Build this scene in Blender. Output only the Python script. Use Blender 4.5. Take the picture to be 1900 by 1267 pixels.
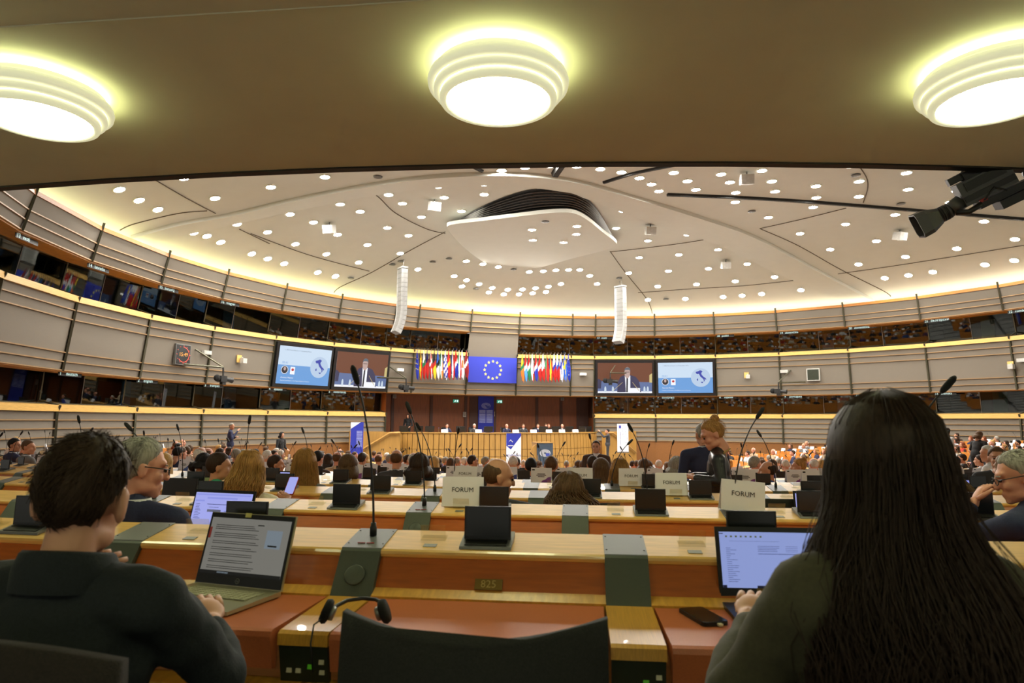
import bpy, bmesh, math, random
import numpy as np
from mathutils import Vector, Matrix

for o in list(bpy.data.objects):
    bpy.data.objects.remove(o)
scene = bpy.context.scene
COL = scene.collection
rnd = random.Random(7)

# ------------------------------------------------------------------ camera
F_PX = 1267.0
PITCH = math.radians(6.69)
ROLL = math.radians(0.28)
cp, sp, cr, sr = math.cos(PITCH), math.sin(PITCH), math.cos(ROLL), math.sin(ROLL)
_r0, _u0, _f0 = Vector((1, 0, 0)), Vector((0, -sp, cp)), Vector((0, cp, sp))
_right, _up = cr * _r0 + sr * _u0, -sr * _r0 + cr * _u0
cam = bpy.data.cameras.new('camera')
cam.lens, cam.sensor_width = 24.0, 36.0
cam.clip_start, cam.clip_end = 0.05, 200
cam.dof.use_dof = True
cam.dof.focus_distance = 9.0
cam.dof.aperture_fstop = 5.6
camo = bpy.data.objects.new('camera', cam)
COL.objects.link(camo)
camo.matrix_world = Matrix(((_right.x, _up.x, -_f0.x, 0), (_right.y, _up.y, -_f0.y, 0), (_right.z, _up.z, -_f0.z, 0), (0, 0, 0, 1)))
scene.camera = camo

# ------------------------------------------------------------------ world and exposure
world = bpy.data.worlds.new('world')
scene.world = world
world.use_nodes = True
world.node_tree.nodes['Background'].inputs[0].default_value = (1.0, 0.96, 0.86, 1)
world.node_tree.nodes['Background'].inputs[1].default_value = 0.55
vs = scene.view_settings
vs.view_transform, vs.look, vs.gamma = 'Standard', 'None', 1.0
vs.use_curve_mapping = False
vs.exposure = 0.0
DOWNLIGHT_POWER = 330.0
COVE_LEFT_POWER, COVE_RIGHT_POWER = 10.0, 9.0
LAMP_POWER = 24.0

cy = scene.cycles
cy.max_bounces, cy.diffuse_bounces, cy.glossy_bounces, cy.transmission_bounces, cy.transparent_max_bounces = 5, 3, 2, 3, 6
cy.adaptive_threshold, cy.adaptive_min_samples = 0.07, 16
cy.caustics_reflective = cy.caustics_refractive = False
cy.sample_clamp_indirect = 4.0

# ------------------------------------------------------------------ measured layout (metres, camera at the origin)
C = Vector((5.63, 22.34))          # centre of the round hall
RW = 20.27
S = Vector((3.0, 29.0))            # centre of the seating arcs
MULL = [(-14.61, 18.74), (-14.28, 22.61), (-13.97, 26.43), (-13.15, 29.85), (-11.72, 33.17), (-9.58, 35.98), (-6.89, 38.3), (-5.71, 39.25), (-2.65, 40.8), (0.28, 42.02), (3.7, 42.41), (5.17, 42.53), (8.89, 42.34), (12.41, 41.45), (15.73, 39.99), (18.54, 37.58), (21.2, 34.94), (23.84, 32.13)]
PHI = [math.atan2(x - C.x, y - C.y) for x, y in MULL]
STEP = math.radians(10.45)
PHI = [PHI[0] - 2 * STEP, PHI[0] - STEP] + PHI + [PHI[-1] + STEP, PHI[-1] + 2 * STEP]   # index = mullion + 2
ZT, ZA, ZB, ZC, ZD = 6.5, 5.32, 3.90, 1.61, 0.26
RT, RA, RB, RC, RD = RW - 0.67, RW - 0.37, RW, RW + 0.32, RW + 0.40
FX = Vector((-1.2, 41.4))          # wall behind the podium
AX = Vector((0.336, -0.942))       # axis from podium into the hall
BX = Vector((0.942, 0.336))


def zdome(r):
    return 6.7 + 2.6 * (1 - min(1.0, r / 20.8) ** 5)


def ray(px, py):
    x, y = (px - 950) / F_PX, (py - 633.5) / F_PX
    return (_f0 + x * _right - y * _up)


def un_z(px, py, z):
    d = ray(px, py)
    return d * (z / d.z)


def un_d(px, py, dist):
    """point at distance dist along the floor's forward axis"""
    d = ray(px, py)
    return d * (dist / d.y)


def un_wall(px, py, R):
    d = ray(px, py)
    a = d.x ** 2 + d.y ** 2
    b = -2 * (d.x * C.x + d.y * C.y)
    c = C.x ** 2 + C.y ** 2 - R * R
    t = (-b + math.sqrt(max(0, b * b - 4 * a * c))) / (2 * a)
    return d * t


def un_dome(px, py, drop=0.0):
    d = ray(px, py)
    lo, hi = 3.0, 80.0
    for _ in range(60):
        m = (lo + hi) / 2
        p = d * m
        r = math.hypot(p.x - C.x, p.y - C.y)
        if p.z > zdome(r) - drop or r > 20.8:
            hi = m
        else:
            lo = m
    return d * lo


def to_px(p):
    v = Vector(p)
    dd = v.dot(_f0)
    if dd < 0.05:
        return None
    return (950 + F_PX * v.dot(_right) / dd, 633.5 - F_PX * v.dot(_up) / dd, dd)


def wp(phi, r, z):
    return Vector((C.x + r * math.sin(phi), C.y + r * math.cos(phi), z))


ORD = ['zeroth', 'first', 'second', 'third', 'fourth', 'fifth', 'sixth', 'seventh', 'eighth', 'ninth', 'tenth', 'eleventh', 'twelfth', 'thirteenth', 'fourteenth', 'fifteenth', 'sixteenth', 'seventeenth', 'eighteenth', 'nineteenth', 'twentieth', 'twenty-first', 'twenty-second', 'twenty-third', 'twenty-fourth', 'twenty-fifth', 'twenty-sixth', 'twenty-seventh', 'twenty-eighth', 'twenty-ninth', 'thirtieth', 'thirty-first', 'thirty-second', 'thirty-third', 'thirty-fourth', 'thirty-fifth', 'thirty-sixth', 'thirty-seventh', 'thirty-eighth', 'thirty-ninth', 'fortieth', 'forty-first', 'forty-second', 'forty-third', 'forty-fourth', 'forty-fifth', 'forty-sixth', 'forty-seventh', 'forty-eighth', 'forty-ninth', 'fiftieth']


def ordw(n):
    return ORD[n] if n < len(ORD) else 'far ' + ORD[n - len(ORD) + 1]


# ------------------------------------------------------------------ materials
def lin(c):
    return tuple(((v / 255) / 12.92 if v / 255 <= 0.04045 else ((v / 255 + 0.055) / 1.055) ** 2.4) for v in c)


MATS = {}


def pm(name, rgb, rough=0.5, metal=0.0, scale=8.0, amt=0.12, bump=0.0, stretch=(1, 1, 1), spec=0.5, coat=0.0):
    if name in MATS:
        return MATS[name]
    m = bpy.data.materials.new(name)
    m.use_nodes = True
    nt = m.node_tree
    b = nt.nodes['Principled BSDF']
    b.inputs['Roughness'].default_value = rough
    b.inputs['Metallic'].default_value = metal
    b.inputs['Specular IOR Level'].default_value = spec
    b.inputs['Coat Weight'].default_value = coat
    tc = nt.nodes.new('ShaderNodeTexCoord')
    mp = nt.nodes.new('ShaderNodeMapping')
    mp.inputs['Scale'].default_value = stretch
    nz = nt.nodes.new('ShaderNodeTexNoise')
    nz.inputs['Scale'].default_value = scale
    nz.inputs['Detail'].default_value = 5
    rp = nt.nodes.new('ShaderNodeValToRGB')
    l = lin(rgb)
    lo = tuple(max(0, v * (1 - amt)) for v in l)
    hi = tuple(min(1, v * (1 + amt)) for v in l)
    rp.color_ramp.elements[0].position, rp.color_ramp.elements[0].color = 0.3, (*lo, 1)
    rp.color_ramp.elements[1].position, rp.color_ramp.elements[1].color = 0.7, (*hi, 1)
    L = nt.links.new
    L(tc.outputs['Object'], mp.inputs['Vector'])
    L(mp.outputs[0], nz.inputs['Vector'])
    L(nz.outputs['Fac'], rp.inputs[0])
    L(rp.outputs[0], b.inputs['Base Color'])
    if bump:
        bp = nt.nodes.new('ShaderNodeBump')
        bp.inputs['Strength'].default_value = bump
        bp.inputs['Distance'].default_value = 0.01
        L(nz.outputs['Fac'], bp.inputs['Height'])
        L(bp.outputs[0], b.inputs['Normal'])
    MATS[name] = m
    return m


def em(name, rgb, strength=1.0, base=None):
    if name in MATS:
        return MATS[name]
    m = bpy.data.materials.new(name)
    m.use_nodes = True
    b = m.node_tree.nodes['Principled BSDF']
    b.inputs['Base Color'].default_value = (*lin(base or (20, 20, 20)), 1)
    b.inputs['Roughness'].default_value = 0.4
    b.inputs['Emission Color'].default_value = (*lin(rgb), 1)
    b.inputs['Emission Strength'].default_value = strength
    MATS[name] = m
    return m


def glass(name, tint, alpha, rough=0.02, fresnel=True):
    m = bpy.data.materials.new(name)
    m.use_nodes = True
    nt = m.node_tree
    nt.nodes.clear()
    out = nt.nodes.new('ShaderNodeOutputMaterial')
    tr = nt.nodes.new('ShaderNodeBsdfTransparent')
    tr.inputs[0].default_value = (*tint, 1)
    gl = nt.nodes.new('ShaderNodeBsdfGlossy')
    gl.inputs['Roughness'].default_value = rough
    gl.inputs['Color'].default_value = (0.9, 0.95, 0.9, 1)
    mx = nt.nodes.new('ShaderNodeMixShader')
    fr = nt.nodes.new('ShaderNodeFresnel')
    fr.inputs['IOR'].default_value = 1.5
    ad = nt.nodes.new('ShaderNodeMath')
    ad.operation = 'ADD'
    ad.inputs[1].default_value = alpha
    L = nt.links.new
    if fresnel:
        L(fr.outputs[0], ad.inputs[0])
        L(ad.outputs[0], mx.inputs[0])
    else:
        mx.inputs[0].default_value = alpha
    L(tr.outputs[0], mx.inputs[1])
    L(gl.outputs[0], mx.inputs[2])
    L(mx.outputs[0], out.inputs[0])
    MATS[name] = m
    return m


pm('fabric_panel', (124, 116, 104), 0.75, scale=60, amt=0.05, bump=0.05)
pm('rail_metal', (150, 118, 78), 0.45, 0.1, amt=0.1)
pm('mullion_metal', (84, 82, 66), 0.4, 0.6, amt=0.08)
pm('cap_wood', (168, 108, 40), 0.4, stretch=(1, 1, 12), amt=0.18)
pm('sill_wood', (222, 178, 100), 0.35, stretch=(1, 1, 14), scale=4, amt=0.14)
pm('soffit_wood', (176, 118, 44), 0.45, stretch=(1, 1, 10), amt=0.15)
pm('dome_plaster', (210, 211, 202), 0.85, scale=2, amt=0.015)
pm('soffit_plaster', (224, 222, 198), 0.8, scale=3, amt=0.03, bump=0.02)
pm('trim_black', (24, 20, 16), 0.5, 0.2)
pm('dark_slot', (22, 21, 20), 0.6)
pm('louver_metal', (66, 64, 62), 0.35, 0.7)
pm('seam', (96, 86, 70), 0.8)
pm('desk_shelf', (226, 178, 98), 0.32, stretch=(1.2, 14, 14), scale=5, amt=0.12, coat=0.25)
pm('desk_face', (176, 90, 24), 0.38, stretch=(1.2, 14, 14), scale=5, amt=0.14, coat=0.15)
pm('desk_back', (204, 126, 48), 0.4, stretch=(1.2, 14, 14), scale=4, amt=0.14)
pm('leather_pad', (186, 100, 58), 0.42, scale=220, amt=0.08, bump=0.12)
pm('divider_wood', (208, 152, 58), 0.32, stretch=(10, 1.5, 10), scale=5, amt=0.14, coat=0.25)
pm('plate_grey', (112, 114, 116), 0.42, 0.35, scale=120, amt=0.06)
pm('plate_dark', (74, 80, 70), 0.5, 0.1, scale=120, amt=0.06)
pm('panel_dark', (38, 44, 30), 0.4, 0.1)
pm('black_plastic', (22, 22, 22), 0.42, amt=0.15)
pm('black_foam', (16, 16, 16), 0.9, scale=300, amt=0.3, bump=0.2)
pm('screen_black', (26, 30, 26), 0.22, amt=0.05)
pm('grey_metal', (128, 128, 126), 0.35, 0.6)
pm('inlay_grey', (120, 122, 118), 0.4, 0.2)
pm('screw', (50, 50, 50), 0.35, 0.7)
pm('button_ivory', (206, 200, 168), 0.4)
em('button_green', (70, 150, 20), 0.25, (60, 120, 20))
pm('red_label', (150, 26, 16), 0.45)
pm('brass_plate', (132, 106, 50), 0.35, 0.5)
pm('brass_text', (190, 164, 96), 0.35, 0.4)
pm('paper', (232, 232, 240), 0.8, amt=0.02)
pm('print_black', (26, 26, 30), 0.7)
pm('print_blue', (58, 76, 168), 0.6)
pm('print_purple', (128, 66, 150), 0.6)
pm('chair_fabric', (30, 30, 26), 0.92, scale=260, amt=0.3, bump=0.3)
pm('chair_fabric_brown', (34, 26, 20), 0.92, scale=260, amt=0.3, bump=0.3)
pm('carpet', (138, 137, 136), 0.95, scale=90, amt=0.2, bump=0.1)
pm('podium_wood', (172, 130, 66), 0.4, stretch=(3, 3, 0.4), scale=3, amt=0.12)
pm('podium_groove', (110, 66, 22), 0.6)
pm('recess_wood', (128, 68, 28), 0.4, stretch=(8, 8, 0.6), scale=3, amt=0.2)
pm('recess_dark', (70, 34, 16), 0.5, stretch=(8, 8, 0.6), amt=0.2)
pm('base_wood', (128, 82, 38), 0.4, stretch=(2, 2, 8), amt=0.12)
pm('frame_black', (18, 18, 20), 0.35)
pm('white_paint', (188, 186, 180), 0.5)
pm('speaker_white', (152, 152, 150), 0.5)
pm('speaker_grille', (112, 110, 106), 0.6, scale=200, amt=0.2)
pm('blue_cloth', (40, 52, 168), 0.75, scale=60, amt=0.06)
pm('star_yellow', (222, 214, 120), 0.6)
pm('booth_dark', (26, 30, 24), 0.8, scale=3, amt=0.4)
pm('booth_green', (44, 92, 78), 0.7)
pm('booth_blue', (46, 104, 170), 0.6)
pm('booth_olive', (96, 100, 50), 0.6)
glass('booth_glass', (0.34, 0.42, 0.36), 0.02)
glass('acrylic', (0.97, 0.96, 0.90), 0.10, 0.08, False)
pm('lamp_white', (236, 236, 220), 0.35, amt=0.02)
em('lamp_glow', (248, 255, 200), LAMP_POWER, (240, 240, 220))
em('lamp_ring_glass', (250, 250, 205), 0.55, (240, 240, 220))
em('lamp_ring_glow', (238, 246, 176), LAMP_POWER * 0.95, (240, 240, 200))
em('downlight_glow', (255, 250, 240), DOWNLIGHT_POWER, (240, 240, 240))
em('cove_left', (248, 240, 176), COVE_LEFT_POWER, (240, 240, 220))
em('cove_right', (255, 236, 204), COVE_RIGHT_POWER, (240, 240, 220))
em('strip_light', (255, 255, 250), 3.0, (240, 240, 240))
em('exit_green', (60, 160, 130), 0.8)
em('exit_white', (220, 250, 240), 1.2)
pm('silver_laptop', (186, 180, 150), 0.3, 0.6, amt=0.04)
pm('skin', (196, 142, 112), 0.55, scale=20, amt=0.06)
pm('skin_pink', (210, 150, 126), 0.55, scale=20, amt=0.06)
pm('eye_dark', (30, 22, 18), 0.2)
pm('lips', (168, 96, 84), 0.5)
HAIR = {'dark brown': (52, 36, 25), 'black': (22, 18, 17), 'brown': (86, 62, 40), 'light brown': (124, 96, 62), 'blond': (190, 152, 92), 'honey blond': (160, 118, 66), 'grey': (142, 138, 128), 'white': (206, 202, 194), 'reddish': (120, 62, 34)}
for k, v in HAIR.items():
    pm('hair_' + k.replace(' ', '_'), v, 0.62, scale=40, amt=0.35, stretch=(3, 3, 0.3), bump=0.15, spec=0.25)
CLOTH = {'navy': (36, 42, 74), 'black': (26, 26, 28), 'grey': (104, 102, 102), 'charcoal': (54, 54, 58), 'brown': (72, 52, 42), 'blue': (62, 88, 150), 'white': (222, 220, 222), 'cream': (214, 204, 186), 'red': (176, 52, 34), 'green': (40, 150, 110), 'olive': (64, 60, 40), 'beige': (182, 160, 132), 'purple': (88, 60, 100)}
pm('hair_near_man', (56, 41, 28), 0.65, scale=60, amt=0.4, stretch=(3, 3, 0.4), bump=0.15, spec=0.2)
pm('hair_near_woman', (46, 32, 23), 0.6, scale=60, amt=0.45, stretch=(3, 3, 0.3), bump=0.15, spec=0.25)
for k, v in CLOTH.items():
    pm('cloth_' + k, v, 0.85, scale=120, amt=0.12, bump=0.08)


# ------------------------------------------------------------------ mesh builder
class MB:
    def __init__(self):
        self.v, self.f, self.mi = [], [], []

    def face(self, idx, mi=0):
        self.f.append(tuple(idx))
        self.mi.append(mi)

    def quad(self, a, b, c, d, mi=0):
        n = len(self.v)
        self.v += [tuple(a), tuple(b), tuple(c), tuple(d)]
        self.face((n, n + 1, n + 2, n + 3), mi)

    def poly(self, pts, mi=0):
        n = len(self.v)
        self.v += [tuple(p) for p in pts]
        self.face(range(n, n + len(pts)), mi)

    def hexa(self, p, mi=0):
        """8 corners: bottom 0-3, top 4-7 (same order)"""
        n = len(self.v)
        self.v += [tuple(q) for q in p]
        for q in ((0, 3, 2, 1), (4, 5, 6, 7), (0, 1, 5, 4), (1, 2, 6, 5), (2, 3, 7, 6), (3, 0, 4, 7)):
            self.face([n + i for i in q], mi)

    def box(self, c, s, mi=0, rot=None):
        c = Vector(c)
        p = []
        for z in (-1, 1):
            for x, y in ((-1, -1), (1, -1), (1, 1), (-1, 1)):
                q = Vector((x * s[0] / 2, y * s[1] / 2, z * s[2] / 2))
                p.append(c + (rot @ q if rot else q))
        self.hexa(p, mi)

    def prism(self, poly, y0, y1, mi=0, plane='xz'):
        """extrude a 2-D outline (x,z) between y0 and y1; plane 'yz' extrudes along x, 'xy' along z"""
        def P(a, b, t):
            return (a, t, b) if plane == 'xz' else ((t, a, b) if plane == 'yz' else (a, b, t))
        n, k = len(self.v), len(poly)
        self.v += [P(a, b, y0) for a, b in poly] + [P(a, b, y1) for a, b in poly]
        self.face(list(range(n, n + k))[::-1], mi)
        self.face(range(n + k, n + 2 * k), mi)
        for i in range(k):
            j = (i + 1) % k
            self.face((n + i, n + j, n + k + j, n + k + i), mi)

    def loft(self, rings, caps=True, mi=0, closed=True):
        n, k = len(self.v), len(rings[0])
        for r in rings:
            self.v += [tuple(p) for p in r]
        for a in range(len(rings) - 1):
            for i in range(k if closed else k - 1):
                j = (i + 1) % k
                self.face((n + a * k + i, n + a * k + j, n + (a + 1) * k + j, n + (a + 1) * k + i), mi)
        if caps and closed:
            self.face(list(range(n, n + k))[::-1], mi)
            e = n + (len(rings) - 1) * k
            self.face(range(e, e + k), mi)

    def tube(self, pts, rad, seg=8, mi=0, caps=True):
        pts = [Vector(p) for p in pts]
        if not hasattr(rad, '__len__'):
            rad = [rad] * len(pts)
        rings, ref = [], None
        for i, p in enumerate(pts):
            t = (pts[min(i + 1, len(pts) - 1)] - pts[max(i - 1, 0)])
            t = t.normalized() if t.length > 1e-9 else Vector((0, 0, 1))
            if ref is None:
                ref = Vector((0, 0, 1)) if abs(t.z) < 0.9 else Vector((1, 0, 0))
            a = (ref - t * ref.dot(t)).normalized()
            ref = a
            b = t.cross(a)
            rings.append([p + rad[i] * (math.cos(q) * a + math.sin(q) * b) for q in (2 * math.pi * s / seg for s in range(seg))])
        self.loft(rings, caps, mi)

    def lathe(self, prof, seg=24, c=(0, 0, 0), mi=0, caps=True):
        rings = [[(c[0] + r * math.cos(2 * math.pi * s / seg), c[1] + r * math.sin(2 * math.pi * s / seg), c[2] + z) for s in range(seg)] for r, z in prof]
        self.loft(rings, caps, mi)

    def ball(self, c, r, seg=12, rings=8, rot=None, mi=0):
        if not hasattr(r, '__len__'):
            r = (r, r, r)
        c = Vector(c)
        rr = []
        for a in range(rings + 1):
            th = math.pi * (0.02 + 0.96 * a / rings)
            ring = []
            for s in range(seg):
                q = 2 * math.pi * s / seg
                d = Vector((r[0] * math.sin(th) * math.cos(q), r[1] * math.sin(th) * math.sin(q), -r[2] * math.cos(th)))
                ring.append(c + (rot @ d if rot else d))
            rr.append(ring)
        self.loft(rr, True, mi)

    def capsule(self, a, b, ra, rb, seg=12):
        a, b = Vector(a), Vector(b)
        t = (b - a).normalized()
        pts, rad = [], []
        for i in range(5):
            q = math.pi / 2 * (1 - i / 4)
            pts.append(a - t * ra * math.sin(q))
            rad.append(max(ra * math.cos(q), ra * 0.05))
        for i in range(5):
            q = math.pi / 2 * (i / 4)
            pts.append(b + t * rb * math.sin(q))
            rad.append(max(rb * math.cos(q), rb * 0.05))
        self.tube(pts, rad, seg)

    def mesh(self, name, smooth=False):
        me = bpy.data.meshes.new(name)
        me.from_pydata(self.v, [], self.f)
        me.polygons.foreach_set('material_index', self.mi)
        if smooth:
            me.polygons.foreach_set('use_smooth', [True] * len(self.f))
        me.validate()
        me.update()
        return me


def mk(name, me, mats, parent=None, M=None, smooth=False):
    """link one mesh object; mats: a material name or list"""
    if isinstance(me, MB):
        me = me.mesh(name, smooth)
    mats = [mats] if isinstance(mats, str) else mats
    if len(me.materials) == 0:
        for m in mats:
            me.materials.append(MATS[m])
    o = bpy.data.objects.new(name, me)
    COL.objects.link(o)
    for i, m in enumerate(mats):
        if me.materials[i] != MATS[m]:
            o.material_slots[i].link = 'OBJECT'
            o.material_slots[i].material = MATS[m]
    if parent:
        o.parent = parent
    if M is not None:
        o.matrix_local = M
    return o


def tag(o, label=None, cat=None, group=None, kind=None):
    if label:
        o['label'] = label
    if cat:
        o['category'] = cat
    if group:
        o['group'] = group
    if kind:
        o['kind'] = kind
    return o


def thing(name, label, cat, M=None, group=None):
    o = bpy.data.objects.new(name, None)
    o.empty_display_size = 0.1
    COL.objects.link(o)
    if M is not None:
        o.matrix_world = M
    return tag(o, label, cat, group)


def T(x, y=None, z=None):
    return Matrix.Translation((x, y, z) if y is not None else x)


def RZ(a):
    return Matrix.Rotation(a, 4, 'Z')


def RX(a):
    return Matrix.Rotation(a, 4, 'X')


def RY(a):
    return Matrix.Rotation(a, 4, 'Y')


def SC(x, y=None, z=None):
    return Matrix.Diagonal((x, x if y is None else y, x if z is None else z, 1))


def frame(origin, xaxis, zaxis):
    x = Vector(xaxis).normalized()
    z = Vector(zaxis)
    y = z.cross(x).normalized()
    z = x.cross(y)
    o = Vector(origin)
    return Matrix(((x.x, y.x, z.x, o.x), (x.y, y.y, z.y, o.y), (x.z, y.z, z.z, o.z), (0, 0, 0, 1)))


_TXT = {}
TMP = bpy.data.scenes.new('workbench')      # scratch scene for text and voxel meshes, removed at the end


def text_mesh(s, size, align='CENTER', ext=0.0):
    k = (s, size, align, ext)
    if k in _TXT:
        return _TXT[k]
    cu = bpy.data.curves.new('lettering', 'FONT')
    cu.body, cu.size, cu.align_x, cu.align_y = s, size, align, 'CENTER'
    cu.extrude = ext
    cu.resolution_u = 2
    t = bpy.data.objects.new('lettering_tmp', cu)
    TMP.collection.objects.link(t)
    TMP.view_layers[0].update()
    me = bpy.data.meshes.new_from_object(t.evaluated_get(TMP.view_layers[0].depsgraph))
    bpy.data.objects.remove(t)
    me.materials.clear()
    _TXT[k] = me
    return me


def remesh(mb, voxel, smooth=2, name='body'):
    me = mb.mesh(name)
    t = bpy.data.objects.new('tmp', me)
    TMP.collection.objects.link(t)
    m = t.modifiers.new('r', 'REMESH')
    m.mode, m.voxel_size = 'VOXEL', voxel
    m.use_smooth_shade = True
    if smooth:
        s = t.modifiers.new('s', 'SMOOTH')
        s.factor, s.iterations = 0.5, smooth
    TMP.view_layers[0].update()
    dg = TMP.view_layers[0].depsgraph
    out = bpy.data.meshes.new_from_object(t.evaluated_get(dg))
    bpy.data.objects.remove(t)
    out.name = name
    out.polygons.foreach_set('use_smooth', [True] * len(out.polygons))
    return out

# ================================================================== STRUCTURE
def bay_ring(phi, prof, pull=0.0):
    return [wp(phi, r, z) for r, z in prof]


def sweep(i, prof, inset=0.0):
    """closed profile (r,z) swept straight across bay i between its two mullions"""
    a, b = PHI[i] + inset / RW, PHI[i + 1] - inset / RW
    mb = MB()
    mb.loft([bay_ring(b, prof), bay_ring(a, prof)])
    return mb


def rect(r0, r1, z0, z1):
    return [(r0, z0), (r1, z0), (r1, z1), (r0, z1)]


# floor: stepped tiers around the seating centre
NROW = 16
PITCHR = 1.345
def row_R(k):
    return 26.8 - PITCHR * k
def row_floor(k):
    return -1.30 - 0.06 * min(k, 3) - 0.085 * max(k - 3, 0)
mb = MB()
A0, A1, NA = math.radians(-88), math.radians(120), 100
prev = None
for k in range(-8, NROW + 1):
    z = row_floor(max(k, 0)) if k < NROW else row_floor(NROW - 1) - 0.08
    ro = row_R(k) + PITCHR - 0.18
    ri = row_R(k) - 0.18 if k < NROW else 0.05
    for s in range(NA):
        a, b = A0 + (A1 - A0) * s / NA, A0 + (A1 - A0) * (s + 1) / NA
        P = lambda r, q, zz: (S.x + r * math.sin(q), S.y - r * math.cos(q), zz)
        mb.quad(P(ro, a, z), P(ro, b, z), P(ri, b, z), P(ri, a, z))
        if k < NROW:
            z2 = row_floor(max(k + 1, 0)) if k + 1 < NROW else row_floor(NROW - 1) - 0.08
            if z2 < z - 1e-6:
                mb.quad(P(ri, a, z), P(ri, b, z), P(ri, b, z2), P(ri, a, z2))
ZWELL = row_floor(NROW - 1) - 0.10
mb.quad((-40, -12, -3.3), (60, -12, -3.3), (60, 60, -3.3), (-40, 60, -3.3))
mb.poly([(C.x + 22 * math.cos(2 * math.pi * s / 64), C.y + 14 + 22 * math.sin(2 * math.pi * s / 64), ZWELL) for s in range(64)])
tag(mk('floor', mb, 'carpet'), kind='structure')

# ---------------------------------------------------------------- walls
NB = len(PHI) - 1
SIDE = {}
for nm, lo, hi in (('wall_left', 0, 8), ('wall_back', 8, 13), ('wall_right', 13, NB)):
    mb = MB()
    for i in range(lo, hi):
        a, b = PHI[i], PHI[i + 1]
        low = nm != 'wall_back'
        for (z0, z1) in (((ZA + 0.02, ZB), (ZC, ZD)) if low else ((ZA + 0.02, ZB),)):
            R0, R1 = (20.9, 22.9) if z0 > 3 else (21.3, 23.2)
            mb.quad(wp(a, R1, z1), wp(b, R1, z1), wp(b, R1, z0), wp(a, R1, z0))
            mb.quad(wp(a, R0, z1), wp(b, R0, z1), wp(b, R1, z1), wp(a, R1, z1))
            mb.quad(wp(a, R1, z0), wp(b, R1, z0), wp(b, R0, z0), wp(a, R0, z0))
            for q in (a, b):
                mb.quad(wp(q, R0 + 0.02, z0), wp(q, R1, z0), wp(q, R1, z1), wp(q, R0 + 0.02, z1))
        mb.quad(wp(b, RT + 0.1, 6.42), wp(a, RT + 0.1, 6.42), wp(a, 20.85, 6.42), wp(b, 20.85, 6.42))
    o = mk(nm, mb, 'booth_dark')
    tag(o, kind='structure')
    SIDE[nm] = (o, lo, hi)

wn = 0
LANG_UP = {0: ('13', 'eesti'), 1: ('14', 'latviešu'), 2: ('15', 'lietuvių'), 3: ('16', 'magyar'), 11: ('17', 'malti'), 13: ('18', 'polski'), 14: ('19', 'slovenčina'), 15: ('20', 'slovenščina'), 16: ('21', 'български'), 17: ('22', 'română')}
LANG_LO = {1: ('1', 'deutsch'), 2: ('2', 'english'), 3: ('3', 'français'), 4: ('4', 'italiano'), 5: ('5', 'nederlands'), 11: ('6', 'dansk'), 12: ('7', 'ελληνικά'), 13: ('8', 'español'), 14: ('9', 'português'), 15: ('10', 'suomi'), 16: ('11', 'svenska')}
SCREEN_BAYS = (4, 5, 11, 12)


def bay_matrix(i, r0, z0, r1, z1, off=0.0):
    """local frame on a leaning bay panel: x along the bay, z up the panel, -y into the hall; origin at lower left"""
    a, b = wp(PHI[i], r0, z0), wp(PHI[i + 1], r0, z0)
    up = (wp(PHI[i], r1, z1) + wp(PHI[i + 1], r1, z1) - a - b)
    M = frame(a, b - a, up)
    return M @ T(0, -off, 0), (b - a).length, up.length / 2


def window(i, lower):
    global wn
    wn += 1
    R = 21.28 if lower else 20.88
    z0, z1 = (0.54, 1.60) if lower else (4.18, 5.29)
    m = i - 2
    root, lo, hi = [v for v in SIDE.values() if v[1] <= i < v[2]][0]
    a, b = PHI[i], PHI[i + 1]
    tilt = 0.075 if lower else 0.20
    mb = MB()
    for zz in (z0, z1):
        mb.loft([[wp(q, R - (tilt if zz == z1 else 0) + dr, zz + dz) for dr, dz in ((-0.02, -0.015), (0.02, -0.015), (0.02, 0.015), (-0.02, 0.015))] for q in (b, a)])
    w = tag(mk('window_%d' % wn, mb, 'mullion_metal'), kind='structure')
    cut = 0.5 + 0.08 * math.sin(i * 2.1)
    n = 1 if b - a < math.radians(6) else 2
    for k in range(n):
        qa = a + (b - a) * (0 if k == 0 else cut)
        qb = a + (b - a) * (1 if k == n - 1 else cut)
        g = MB()
        g.quad(wp(qa + 0.0007, R, z0), wp(qb - 0.0007, R, z0), wp(qb - 0.0007, R - tilt, z1), wp(qa + 0.0007, R - tilt, z1))
        mk('pane', g, 'booth_glass', w)
    mb = MB()
    q = a + (b - a) * cut
    if n == 2:
        mb.tube([wp(q, R - 0.015, z0), wp(q, R - tilt - 0.015, z1)], 0.012, 4)
        mk('glazing_bar', mb, 'grey_metal', w)
    # booth furniture seen dimly through the glass
    rr = random.Random(i * 7 + lower)
    if rr.random() < 0.75:
        qd = a + (b - a) * rr.uniform(0.15, 0.85)
        g = MB()
        g.loft([[wp(qd + s, R + 1.3 + dr, zz) for dr, zz in ((0, z0 - 0.25), (0.05, z0 - 0.25), (0.05, z1), (0, z1))] for s in (-0.014, 0.014)])
        mk('booth_door', g, rr.choice(['booth_green', 'booth_green', 'booth_blue', 'booth_olive']), w)
    lang = (LANG_LO if lower else LANG_UP).get(m)
    if lang:
        M, W, H = bay_matrix(i, (RC if lower else RA) + 0.16, z1 - 0.03, (RC if lower else RA) + 0.16, z1 + 0.2)
        s = MB()
        s.box((0.62, 0, -0.04), (1.05, 0.02, 0.16))
        sg = mk('language_sign', s, 'black_plastic', w, M)
        for tx, x, al in ((lang[0], 0.14, 'LEFT'), (lang[1], 0.42, 'LEFT')):
            mk('lettering', text_mesh(tx, 0.17, al), 'exit_white', sg, T(x, -0.013, -0.04) @ RX(math.pi / 2))


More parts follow.
